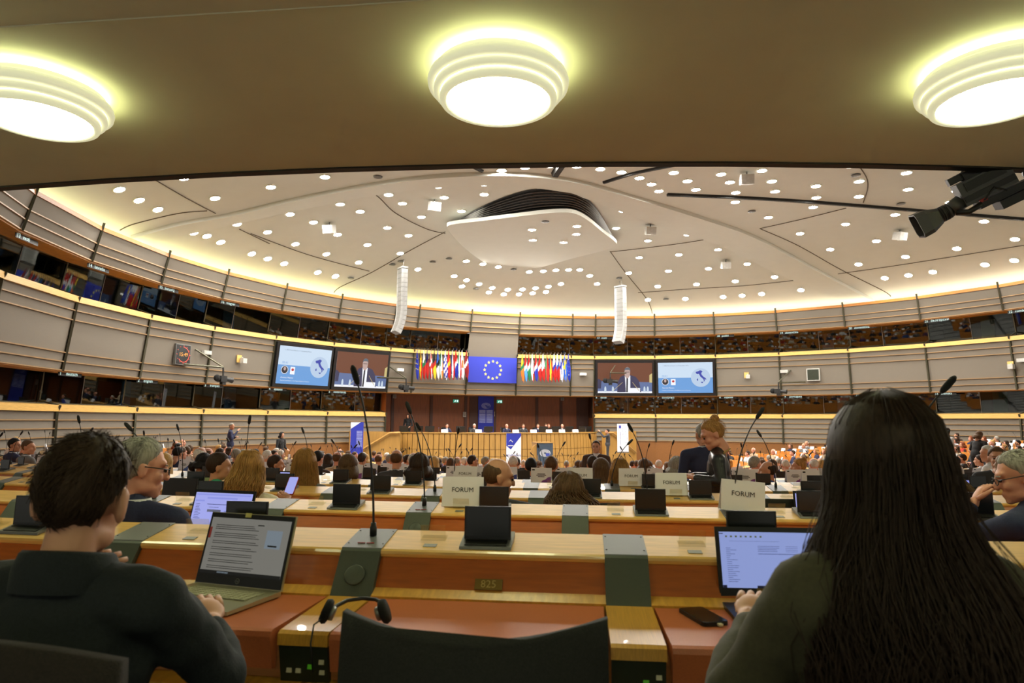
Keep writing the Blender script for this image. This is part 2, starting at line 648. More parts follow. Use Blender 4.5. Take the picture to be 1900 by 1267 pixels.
for nm, (root, lo, hi) in SIDE.items():
    for i in range(lo, hi):
        m = i - 2
        # upper fascia
        mk('upper_panel', sweep(i, [(RT, 6.38), (RT + 0.06, 6.38), (RA + 0.06, 5.33), (RA, 5.33)]), 'fabric_panel', root)
        mk('cap_rail', sweep(i, rect(RT - 0.04, RT + 0.14, 6.37, 6.51)), 'cap_wood', root)
        for f in (0.49, 0.73, 0.985):
            r, z = RT + (RA - RT) * f, ZT + (ZA - ZT) * f
            mk('rail', sweep(i, rect(r - 0.06, r + 0.01, z - 0.018, z + 0.018)), 'rail_metal', root)
        if m != 8:
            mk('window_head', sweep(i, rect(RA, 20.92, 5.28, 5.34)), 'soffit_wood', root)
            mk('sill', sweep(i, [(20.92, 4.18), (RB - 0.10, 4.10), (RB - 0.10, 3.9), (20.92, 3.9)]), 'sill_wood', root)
            window(i, False)
        else:
            mk('middle_panel', sweep(i, [(RA, 5.33), (RA + 0.06, 5.33), (RB + 0.06, 3.9), (RB, 3.9)]), 'fabric_panel', root)
        # middle fascia
        mk('middle_panel', sweep(i, [(RB, 3.9), (RB + 0.06, 3.9), (RC + 0.06, 1.62), (RC, 1.62)]), 'fabric_panel', root)
        fr = (0.12, 0.26, 0.74, 0.87, 0.995)
        if m in SCREEN_BAYS or m == 8:
            fr = (0.87, 0.995) if m == 8 else (0.995,)
        for f in fr:
            r, z = RB + (RC - RB) * f, ZB + (ZC - ZB) * f
            mk('rail', sweep(i, rect(r - 0.06, r + 0.01, z - 0.018, z + 0.018)), 'rail_metal', root)
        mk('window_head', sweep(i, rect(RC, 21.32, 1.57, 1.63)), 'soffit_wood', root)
        if nm != 'wall_back':
            window(i, True)
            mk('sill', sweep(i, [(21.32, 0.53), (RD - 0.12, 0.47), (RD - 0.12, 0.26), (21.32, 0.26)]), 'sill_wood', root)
            mk('lower_panel', sweep(i, rect(RD, RD + 0.06, -1.13, 0.26)), 'fabric_panel', root)
            for j in range(1, 6):
                mk('rail', sweep(i, rect(RD - 0.06, RD + 0.01, 0.26 - 0.28 * j - 0.018, 0.26 - 0.28 * j + 0.018)), 'rail_metal', root)
            mk('base_panel', sweep(i, rect(RD - 0.01, RD + 0.06, -3.3, -1.15)), 'base_wood', root)
    for i in range(lo, hi + (1 if hi == NB else 0)):
        q = PHI[i]
        m = i - 2
        P = lambda r, z: wp(q, r, z)
        mb = MB()
        mb.tube([P(RT - 0.08, 6.64), P(RA - 0.06, 5.31)], 0.05, 4)
        mk('mullion', mb, 'mullion_metal', root)
        mb = MB()
        mb.tube([P(20.64, 5.3), P(20.84, 4.34), P(RB - 0.13, 4.06), P(RB - 0.04, 3.9), P(RC - 0.05, 1.6)], [0.025, 0.03, 0.05, 0.055, 0.055], 4)
        mk('mullion', mb, 'mullion_metal', root)
        if not (9 <= i <= 12):
            mb = MB()
            mb.tube([P(21.145, 1.6), P(21.22, 0.62), P(RD - 0.16, 0.42), P(RD - 0.06, 0.26), P(RD - 0.06, -1.2)], [0.025, 0.03, 0.05, 0.055, 0.055], 4)
            mk('mullion', mb, 'mullion_metal', root)

# recess behind the podium
WB = SIDE['wall_back'][0]
RR = 23.4
mb = MB()
n = 24
for s in range(n):
    a = PHI[8] + (PHI[13] - PHI[8]) * s / n
    b = PHI[8] + (PHI[13] - PHI[8]) * (s + 1) / n
    mb.quad(wp(a, RR, -3.2), wp(b, RR, -3.2), wp(b, RR, 1.62), wp(a, RR, 1.62))
for q in (PHI[8], PHI[13]):
    mb.quad(wp(q, RC, -3.2), wp(q, RR, -3.2), wp(q, RR, 1.62), wp(q, RC, 1.62))
mk('recess_back', mb, 'recess_wood', WB)
mb = MB()
for s in range(n):
    a = PHI[8] + (PHI[13] - PHI[8]) * s / n
    b = PHI[8] + (PHI[13] - PHI[8]) * (s + 1) / n
    mb.quad(wp(a, RC, 1.61), wp(b, RC, 1.61), wp(b, RR, 1.61), wp(a, RR, 1.61))
mk('recess_ceiling', mb, 'recess_wood', WB)
for px in (728, 800, 864, 884, 918, 996, 1041, 1072, 1088):
    p = un_wall(px, 760, RR)
    q = math.atan2(p.x - C.x, p.y - C.y)
    mb = MB()
    wdt = 0.004 if px not in (884, 1088) else 0.02
    mb.loft([[wp(q + s * wdt, RR - dr, z) for dr, z in ((0, -2.4), (0.05, -2.4), (0.05, 1.6), (0, 1.6))] for s in (-1, 1)])
    mk('panel_joint', mb, 'recess_dark', WB)
for px, py in ((846, 744), (927, 745)):
    p = un_wall(px, py, RR - 0.1)
    q = math.atan2(p.x - C.x, p.y - C.y)
    M = frame(p, (math.cos(q), -math.sin(q), 0), (0, 0, 1))
    t = thing('exit_sign', 'small green exit sign on the wood wall %s of the hanging blue banner' % ('left' if px < 900 else 'right'), 'sign', M)
    mb = MB(); mb.box((0, 0, 0), (0.36, 0.05, 0.2)); mk('sign_body', mb, 'exit_green', t)
    mb = MB(); mb.box((0.09, -0.03, 0), (0.09, 0.01, 0.13)); mk('door_pictogram', mb, 'exit_white', t)
    mb = MB(); mb.prism([(-0.13, -0.05), (-0.05, -0.06), (-0.02, 0.0), (0.0, 0.05), (-0.05, 0.06), (-0.09, 0.02)], -0.035, -0.027); mk('figure_pictogram', mb, 'exit_white', t)

# ---------------------------------------------------------------- ceiling
mb = MB()
NR, NS = 44, 120
rings = []
for a in range(NR + 1):
    r = 0.05 + 20.85 * (a / NR) ** 0.8
    rings.append([(C.x + r * math.cos(2 * math.pi * s / NS), C.y + r * math.sin(2 * math.pi * s / NS), zdome(r) if r < 20.75 else 6.4) for s in range(NS)])
mb.loft(rings, caps=False)
CEIL = tag(mk('ceiling', mb, 'dome_plaster', smooth=True), kind='structure')


def smooth_line(pts, n=10):
    out = []
    p = [Vector(q).to_3d() if len(q) == 2 else Vector(q) for q in pts]
    for i in range(len(p) - 1):
        p0, p1, p2, p3 = p[max(i - 1, 0)], p[i], p[i + 1], p[min(i + 2, len(p) - 1)]
        for k in range(n):
            t = k / n
            out.append(0.5 * ((2 * p1) + (p2 - p0) * t + (2 * p0 - 5 * p1 + 4 * p2 - p3) * t * t + (3 * p1 - p0 - 3 * p2 + p3) * t ** 3))
    out.append(p[-1])
    return out


# arched rib: outer (near) edge and inner edge drawn on the dome
outer = smooth_line([(243, 436), (330, 412), (430, 394), (540, 368), (660, 344), (780, 326), (900, 319), (1000, 322), (1085, 336), (1190, 366), (1300, 400), (1400, 436), (1520, 500), (1625, 556)])
inner = smooth_line([(262, 452), (345, 432), (440, 411), (545, 388), (662, 364), (780, 347), (895, 340), (985, 344), (1060, 356), (1150, 388), (1245, 424), (1335, 452), (1450, 508), (1575, 558)])
mb = MB()
ringsA = []
for pa, pb in zip(outer, inner):
    a, b = un_dome(pa.x, pa.y), un_dome(pb.x, pb.y)
    lo_a, lo_b = a - Vector((0, 0, 0.16)), b - Vector((0, 0, 0.10))
    ringsA.append([a + Vector((0, 0, 0.1)), lo_a, lo_b, b + Vector((0, 0, 0.1))])
mb.loft(ringsA)
mk('ceiling_rib', mb, 'dome_plaster', CEIL)


def seam(pts, w=0.022, m='seam', drop=0.01, n=8, name='ceiling_joint'):
    mb = MB()
    mb.tube([un_dome(p.x, p.y, drop) for p in smooth_line(pts, n)], w, 5)
    return mk(name, mb, m, CEIL)


seam([(285, 332), (345, 367), (400, 396)])
seam([(222, 427), (250, 415), (330, 396), (384, 391)])
seam([(465, 433), (570, 472), (685, 503)])
seam([(444, 425), (500, 452)])
seam([(690, 345), (686, 352), (705, 368), (735, 396), (790, 424), (826, 433)])
seam([(618, 545), (632, 532), (690, 505), (760, 465), (826, 430)])
seam([(1132, 466), (1160, 505), (1200, 555), (1211, 584)])
seam([(1134, 467), (1180, 462), (1260, 452), (1335, 440)])
seam([(1184, 543), (1280, 536), (1380, 530), (1494, 518)])
seam([(1410, 424), (1480, 455), (1560, 500), (1640, 540), (1654, 552)])
seam([(1410, 424), (1490, 406), (1570, 386)])
seam([(1555, 508), (1680, 490), (1900, 455)])
seam([(1594, 308), (1608, 330), (1610, 350), (1602, 376)])
for pts, w in (([(1238, 360), (1400, 367), (1560, 378), (1740, 393), (1900, 406)], 0.10), ([(1030, 322), (1042, 304), (1046, 296)], 0.18), ([(860, 300), (895, 317)], 0.08), ([(1120, 338), (1180, 320), (1260, 304)], 0.08)):
    seam(pts, w, 'dark_slot', 0.02, name='ceiling_slot')

# canopy hung in front of a dark louvre
ZP = 8.6
out_px = [(830, 425), (836, 417), (900, 409), (1000, 397), (1040, 394), (1066, 396), (1090, 408), (1120, 432), (1141, 448), (1143, 456), (1120, 465), (1060, 480), (1010, 494), (975, 502), (935, 502), (900, 488), (860, 458)]
top = [un_z(p.x, p.y, ZP) for p in smooth_line(out_px + [out_px[0]], 5)[:-1]]
mb = MB()
k = len(top)
mb.v = [tuple(p) for p in top] + [tuple(p + Vector((0, 0, 0.16))) for p in top]
mb.face(range(k)); mb.face(list(range(k, 2 * k))[::-1])
for i in range(k):
    mb.face((i, k + i, k + (i + 1) % k, (i + 1) % k))
mb.mi = [0] * len(mb.f)
canopy = thing('ceiling_canopy', 'large white rounded-square canopy with a dark louvred side in the dome ceiling', 'canopy', T(un_z(985, 450, ZP)))
cI = canopy.matrix_world.inverted()
mk('canopy_plate', mb, 'dome_plaster', canopy, cI)
up_px = smooth_line([(836, 419), (880, 391), (930, 368), (985, 352), (1040, 351), (1075, 360), (1105, 384), (1143, 448)], 6)
dn_px = smooth_line([(832, 424), (890, 411), (950, 403), (1000, 397), (1040, 394), (1072, 398), (1105, 419), (1143, 452)], 6)
ups = [un_dome(p.x, p.y, 0.03) for p in up_px]
dns = [un_z(p.x, p.y, ZP + 0.16) for p in dn_px]
mb = MB()
back = [[u.lerp(d, 0.0) + Vector((0, 0.25, 0.1)) for u, d in zip(ups, dns)], [d + Vector((0, 0.35, 0.1)) for d in dns]]
mb.loft([ups, [d + Vector((0, 0.3, 0)) for d in dns]], caps=False, closed=False)
mk('louvre_backing', mb, 'dark_slot', canopy, cI)
for j in range(1, 9):
    t = j / 9
    mb = MB()
    mb.tube([u.lerp(d, t) - Vector((0, 0.04, 0.03)) for u, d in zip(ups, dns)], 0.035, 4)
    mk('louvre_slat', mb, 'louver_metal', canopy, cI)

DL = []
def addpts(ox, oy, s, L):
    for x, y in L:
        DL.append((ox + x / s, oy + y / s))
addpts(0, 320, 3.958, [(875, 123), (1020, 202), (1158, 270), (1350, 38), (1578, 187), (1740, 377), (1422, 440), (1518, 465), (1620, 510), (1848, 595)])
addpts(460, 280, 2.436, [(103, 162), (348, 116), (583, 77), (636, 197), (858, 160), (1067, 149), (887, 209), (1068, 195), (1250, 154), (417, 240), (190, 285), (296, 321), (507, 273), (698, 236), (784, 297), (965, 271), (405, 377), (630, 346), (88, 366), (214, 420), (726, 381), (540, 423), (354, 465), (17, 463), (89, 486), (163, 508), (500, 503), (688, 462), (315, 548), (395, 565), (768, 534), (987, 497), (1062, 510), (1132, 523), (932, 565), (988, 583), (967, 611), (1045, 601), (1104, 618), (1089, 638), (1156, 647), (1174, 626), (1241, 625), (1225, 647), (1287, 642), (1300, 619), (1358, 612), (1347, 636), (1415, 600), (1272, 545), (1335, 542), (1392, 538), (1450, 536), (1500, 536), (1545, 563), (1578, 600), (1673, 205), (1695, 270), (1842, 243), (1845, 318), (1664, 348), (1808, 405), (1769, 481), (1721, 551), (1852, 611), (1808, 672), (1365, 66), (1253, 73), (1147, 87), (1487, 68), (1593, 80), (1688, 95), (1770, 121), (1824, 149), (1858, 180), (1803, 57)])
addpts(1180, 280, 2.639, [(328, 65), (185, 105), (18, 131), (77, 161), (112, 195), (253, 146), (294, 188), (417, 113), (460, 152), (488, 203), (617, 95), (666, 147), (682, 197), (487, 249), (882, 171), (883, 227), (868, 274), (1093, 148), (1092, 222), (1050, 73), (1325, 106), (1333, 187), (1270, 311), (1027, 357), (649, 324), (804, 403), (433, 394), (270, 322), (96, 263), (98, 344), (60, 438), (253, 409), (17, 521), (210, 507), (402, 482), (589, 467), (951, 481), (1178, 440), (1320, 517), (1572, 477), (1857, 431), (1705, 344), (159, 587), (355, 575), (545, 552), (736, 541), (1090, 554), (1219, 622), (1335, 608), (1454, 592), (1710, 556), (1853, 535), (107, 662), (297, 652), (487, 637), (679, 616), (878, 608), (808, 680), (906, 669), (1005, 672), (616, 699), (520, 707), (427, 714), (242, 723), (60, 727), (1590, 132), (1572, 193), (1540, 250), (1420, 395)])
CANL = [(460 + x / 2.436, 280 + y / 2.436) for x, y in ((1284, 355), (1288, 402), (1427, 412), (1485, 375), (1487, 339))]
ring = MB(); ring.lathe([(0.205, 0.02), (0.205, -0.012), (0.18, -0.02), (0.165, -0.008), (0.165, 0.02)], 16, caps=False)
ring_me = ring.mesh('downlight', True)
lens = MB(); lens.poly([(0.165 * math.cos(-2 * math.pi * s / 12), 0.165 * math.sin(-2 * math.pi * s / 12), -0.009) for s in range(12)])
lens_me = lens.mesh('lens')
keep = []
for p in DL:
    if all((p[0] - q[0]) ** 2 + (p[1] - q[1]) ** 2 > 36 for q in keep):
        keep.append(p)
ringsz = set()
for px, py in keep + CANL:
    canl = (px, py) in CANL
    p = un_z(px, py, ZP) if canl else un_dome(px, py, 0.015)
    r = Vector((p.x - C.x, p.y - C.y))
    if r.length > 20.4:
        continue
    sl = 0.0 if canl else math.atan(13.0 / 20.8 * (r.length / 20.8) ** 4)
    nz_ = math.atan2(r.y, r.x)
    drop = 0.0
    M = T(p) @ RZ(nz_) @ RY(sl)
    # lights that fall on the rib hang a little lower
    d = mk('downlight', ring_me, 'lamp_white', None, M @ T(0, 0, -0.01))
    tag(d, 'small round recessed downlight in the canopy plate' if canl else 'small round recessed downlight in the white dome ceiling', 'downlight', 'downlights in the canopy' if canl else 'downlights in the dome ceiling')
    mk('lens', lens_me, 'downlight_glow', d)

# cove light strips behind the wall top
for nm, lo, hi, m in (('cove_left', 0, 10, 'left'), ('cove_right', 10, NB, 'right')):
    t = thing('cove_light', 'hidden strip light glowing above the %s wall below the dome' % m, 'light', T(wp(PHI[(lo + hi) // 2], 20.3, 6.44)))
    tI = t.matrix_world.inverted()
    for i in range(lo, hi):
        mb = MB()
        a, b = PHI[i], PHI[i + 1]
        n = 3
        for s in range(n):
            u, v = a + (b - a) * s / n, a + (b - a) * (s + 1) / n
            mb.quad(wp(v, 20.2, 6.47), wp(u, 20.2, 6.47), wp(u, 20.42, 6.47), wp(v, 20.42, 6.47))
        mk('light_strip', mb, nm, t, tI)

# ---------------------------------------------------------------- gallery above the camera
G = Vector((1.45, 29.9)); RG = 25.45; ZG = 1.75
mb = MB(); tr = MB()
for s in range(70):
    a, b = math.radians(-70 + 2 * s), math.radians(-68 + 2 * s)
    P = lambda r, q, z: (G.x + r * math.sin(q), G.y - r * math.cos(q), z)
    mb.quad(P(RG, a, ZG), P(RG, b, ZG), P(RG + 1.0, b, ZG), P(RG + 1.0, a, ZG))
    mb.quad(P(RG + 1, a, ZG), P(RG + 1, b, ZG), P(40, b, ZG), P(40, a, ZG))
    mb.quad(P(RG, b, ZG), P(RG, a, ZG), P(RG, a, ZG + 1.2), P(RG, b, ZG + 1.2))
    mb.quad(P(RG, a, ZG + 1.2), P(40, a, ZG + 1.2), P(40, b, ZG + 1.2), P(RG, b, ZG + 1.2))
    tr.loft([[P(r, q, z) for r, z in ((RG - 0.05, ZG - 0.012), (RG + 0.02, ZG - 0.012), (RG + 0.02, ZG + 0.06), (RG - 0.05, ZG + 0.06))] for q in (a, b)])
GAL = tag(mk('ceiling_gallery', mb, 'soffit_plaster'), kind='structure')
mk('edge_trim', tr, 'trim_black', GAL)
mb = MB()
mb.tube([un_z(-60, 54, ZG), un_z(250, 34, ZG), un_z(660, 9, ZG), un_z(900, -8, ZG)], 0.006, 5)
mk('plaster_joint', mb, 'soffit_plaster', GAL)


def gallery_lamp(p, label):
    t = thing('ceiling_lamp', label, 'lamp', T(p))
    for r, z, h in ((0.315, -0.035, 0.05), (0.348, -0.075, 0.05), (0.318, -0.115, 0.045), (0.288, -0.155, 0.045)):
        mb = MB()
        mb.lathe([(r - 0.028, z), (r - 0.006, z + 0.002), (r, z - h * 0.35), (r - 0.004, z - h * 0.8), (r - 0.03, z - h * 0.86), (r - 0.04, z - h * 0.5)], 48)
        mb.f = [f for f in mb.f if len(f) == 4]; mb.mi = [0] * len(mb.f)
        k0 = 5 * 48
        for s in range(48):
            mb.face((k0 + s, s, (s + 1) % 48, k0 + (s + 1) % 48))
        mk('glass_ring', mb, 'lamp_ring_glass', t, None, True)
    mb = MB(); mb.lathe([(0.255, 0.0), (0.262, -0.16)], 40, caps=False)
    mk('tube_light', mb, 'lamp_ring_glow', t)
    mb = MB(); mb.lathe([(0.25, -0.19), (0.18, -0.200), (0.01, -0.206)], 40, caps=False)
    mb.f = [tuple(reversed(f)) for f in mb.f]
    mk('diffuser', mb, 'lamp_glow', t, None, True)
    return t


lamps = [((925, 122), 'round stepped ceiling lamp above the middle seat number'), ((75, 160), 'round stepped ceiling lamp cut by the left picture edge'), ((1843, 122), 'round stepped ceiling lamp above the television camera')]
LP = []
for (px, py), lb in lamps:
    p = un_z(px, py, ZG)
    LP.append(p)
    gallery_lamp(p, lb)
for x, y, lb in ((-5.0, 4.15, 'round stepped ceiling lamp farther along the gallery on the left'), (4.82, 3.6, 'round stepped ceiling lamp farther along the gallery on the right'), (-2.7, -0.6, 'round stepped ceiling lamp behind the seated man'), (0.0, -0.9, 'round stepped ceiling lamp behind the empty chair'), (2.7, -0.8, 'round stepped ceiling lamp behind the seated woman')):
    gallery_lamp(Vector((x, y, ZG)), lb)

# ================================================================== DESK ROWS
def prof_x(poly, name, smooth=False):
    mb = MB()
    mb.prism(poly, -0.5, 0.5, plane='yz')
    return mb.mesh(name, smooth)


PLW = 0.136
ME = {
    'shelf_board': prof_x([(-0.010, 0.856), (-0.014, 0.866), (-0.011, 0.874), (-0.002, 0.879), (0.17, 0.914), (0.17, 0.884), (0.0, 0.850)], 'shelf_board'),
    'face_board': prof_x([(-0.002, 0.858), (-0.062, 0.764), (-0.04, 0.752), (0.02, 0.85)], 'face_board'),
    'lip_strip': prof_x([(-0.056, 0.770), (-0.102, 0.752), (-0.102, 0.735), (-0.05, 0.738)], 'lip_strip'),
    'leather_pad': prof_x([(-0.104, 0.746), (-0.448, 0.746), (-0.462, 0.742), (-0.468, 0.73), (-0.452, 0.645), (-0.43, 0.640), (-0.42, 0.70), (-0.104, 0.70)], 'leather_pad'),
    'back_panel': prof_x([(0.172, 0.06), (0.172, 0.90), (0.19, 0.905), (0.19, 0.06)], 'back_panel'),
    'plate_top': prof_x([(-0.012, 0.868), (-0.006, 0.8815), (0.168, 0.9165), (0.168, 0.90), (0.0, 0.866)], 'plate_top'),
    'plate_face': prof_x([(-0.006, 0.8795), (-0.016, 0.872), (-0.105, 0.744), (-0.06, 0.742), (0.0, 0.85)], 'plate_face'),
    'divider_board': prof_x([(-0.09, 0.748), (-0.435, 0.740), (-0.450, 0.734), (-0.452, 0.705), (-0.09, 0.705)], 'divider_board'),
    'control_panel': prof_x([(-0.446, 0.705), (-0.425, 0.605), (-0.41, 0.605), (-0.42, 0.705)], 'control_panel'),
    'front_rail': prof_x([(-0.48, 0.604), (-0.40, 0.606), (-0.40, 0.575), (-0.475, 0.575)], 'front_rail'),
}
mb = MB(); mb.lathe([(0.0335, 0.0), (0.034, 0.004), (0.030, 0.006), (0.001, 0.007)], 24); ME['speaker_disc'] = mb.mesh('speaker_disc', True)
mb = MB(); mb.lathe([(0.0028, 0), (0.0028, 0.0015), (0.001, 0.002)], 8); ME['screw'] = mb.mesh('screw')
mb = MB(); mb.box((0, 0, 0), (0.0145, 0.012, 0.004)); ME['button'] = mb.mesh('button')
mb = MB(); mb.box((0, 0, 0), (0.026, 0.004, 0.0025)); ME['status_bar'] = mb.mesh('status_bar')
mb = MB(); mb.box((0, 0, 0), (0.044, 0.026, 0.002)); ME['inlay'] = mb.mesh('inlay')
SLOPE = math.atan2(0.035, 0.172)
FSL = math.atan2(0.128, 0.089)          # lean of the plate face

# voting terminal
mb = MB(); mb.prism([(-0.004, 0.0), (0.125, 0.0), (0.125, 0.016), (0.0, 0.008)], -0.086, 0.086, plane='yz'); ME['t_base'] = mb.mesh('terminal_base')
mb = MB(); mb.box((0, 0, 0.0535), (0.158, 0.007, 0.107)); ME['t_lid'] = mb.mesh('terminal_lid')
mb = MB(); mb.box((0, -0.0045, 0.056), (0.146, 0.002, 0.094)); ME['t_screen'] = mb.mesh('terminal_screen')
mb = MB(); mb.box((0, 0, 0), (0.14, 0.03, 0.003)); mb.box((0, 0.022, 0.001), (0.14, 0.006, 0.003)); ME['t_keys'] = mb.mesh('terminal_keys')
TERM_L = T(0, 0.06, 0.012) @ RX(math.radians(-14))
mb = MB()
mb.prism([(-0.004, 0.0), (0.125, 0.0), (0.125, 0.016), (0.0, 0.008)], -0.086, 0.086, plane='yz')
mb.hexa([TERM_L @ Vector((x, y, z)) for z in (0, 0.107) for x, y in ((-0.079, -0.004), (0.079, -0.004), (0.079, 0.004), (-0.079, 0.004))])
ME['t_far'] = mb.mesh('voting_terminal')

# acrylic card holder
mb = MB(); mb.prism([(0.0, 0.0), (0.05, 0.0), (0.05, 0.003), (0.014, 0.004), (0.010, 0.052), (0.006, 0.052), (0.004, 0.004)], -0.043, 0.043, plane='yz'); ME['holder'] = mb.mesh('card_holder')
# name cards (folded)
mb = MB(); mb.prism([(-0.002, 0.0), (0.028, 0.155), (0.030, 0.155), (0.062, 0.0), (0.060, 0.0), (0.029, 0.150), (0.0, 0.0)], -0.112, 0.112, plane='yz'); ME['card_big'] = mb.mesh('name_card')
mb = MB(); mb.prism([(-0.002, 0.0), (0.025, 0.13), (0.027, 0.13), (0.055, 0.0), (0.053, 0.0), (0.026, 0.126), (0.0, 0.0)], -0.095, 0.095, plane='yz'); ME['card'] = mb.mesh('name_card')
CSL = math.atan2(0.030, 0.155)
for sgn in (1, -1):
    mb = MB(); mb.poly([(x * sgn, z) + () for x, z in ()] or [(sgn * x, 0, z) for x, z in ((0.0, 0.004), (0.09, 0.004), (0.09, 0.055), (0.06, 0.048), (0.04, 0.03), (0.015, 0.022))][:: sgn])
    ME['wave%d' % sgn] = mb.mesh('printed_wave')
mb = MB()
for j, (w, z) in enumerate(((0.07, 0.078), (0.09, 0.066), (0.06, 0.054))):
    mb.quad((-w / 2, 0, z - 0.003), (w / 2, 0, z - 0.003), (w / 2, 0, z + 0.003), (-w / 2, 0, z + 0.003))
mb.quad((-0.085, 0, 0.108), (-0.06, 0, 0.108), (-0.06, 0, 0.12), (-0.085, 0, 0.12))
ME['card_lines'] = mb.mesh('printed_text')


def mic_meshes(bend_x, bend_y, h):
    pts = [(0, 0, 0.04), (bend_x * 0.06 * h, bend_y * 0.06 * h, 0.04 + 0.2 * h), (bend_x * 0.3 * h, bend_y * 0.3 * h, 0.04 + 0.55 * h), (bend_x * 0.68 * h, bend_y * 0.68 * h, 0.04 + 0.84 * h)]
    tip = (bend_x * h, bend_y * h, 0.04 + h)
    line = smooth_line(pts + [tip], 5)
    a = MB(); a.lathe([(0.0125, 0), (0.0125, 0.03), (0.010, 0.034), (0.010, 0.045)], 10)
    b = MB(); b.tube(line, [0.0045 - 0.0015 * i / len(line) for i in range(len(line))], 6)
    c = MB()
    p, q = Vector(line[-3]), Vector(tip)
    d = (q - p).normalized()
    c.tube([q - d * 0.012, q, q + d * 0.02, q + d * 0.05, q + d * 0.062], [0.006, 0.0105, 0.012, 0.011, 0.005], 10)
    return a, b, c


def row_M(k, ang_deg):
    a = math.radians(ang_deg)
    R = row_R(k) + 0.085
    return T(S.x + R * math.sin(a), S.y - R * math.cos(a), row_floor(k)) @ RZ(a)


PHASE = {0: (-7.47, 0), 1: (-7.85, 0), 2: (-8.52, 0), 3: (-5.25, 0)}
SEATS = []          # (row, module index, matrix at module centre, half width, pixel)
rowword = lambda k: ordw(k + 1)


def inhall(p):
    return math.hypot(p.x - C.x, p.y - C.y) < 19.3 or p.y < 7.5


def term_at(M, k, label):
    if k <= 4:
        t = thing('voting_terminal', label, 'terminal', M, 'voting terminals on the desk rows')
        mk('terminal_base', ME['t_base'], 'grey_metal', t)
        l = mk('terminal_lid', ME['t_lid'], 'black_plastic', t, TERM_L)
        mk('terminal_screen', ME['t_screen'], 'screen_black', l)
        mk('terminal_keys', ME['t_keys'], 'black_plastic', t, T(0, 0.022, 0.011) @ RX(SLOPE * 0.3))
        return t
    return tag(mk('voting_terminal', ME['t_far'], 'black_plastic', None, M), label, 'terminal', 'voting terminals on the desk rows')


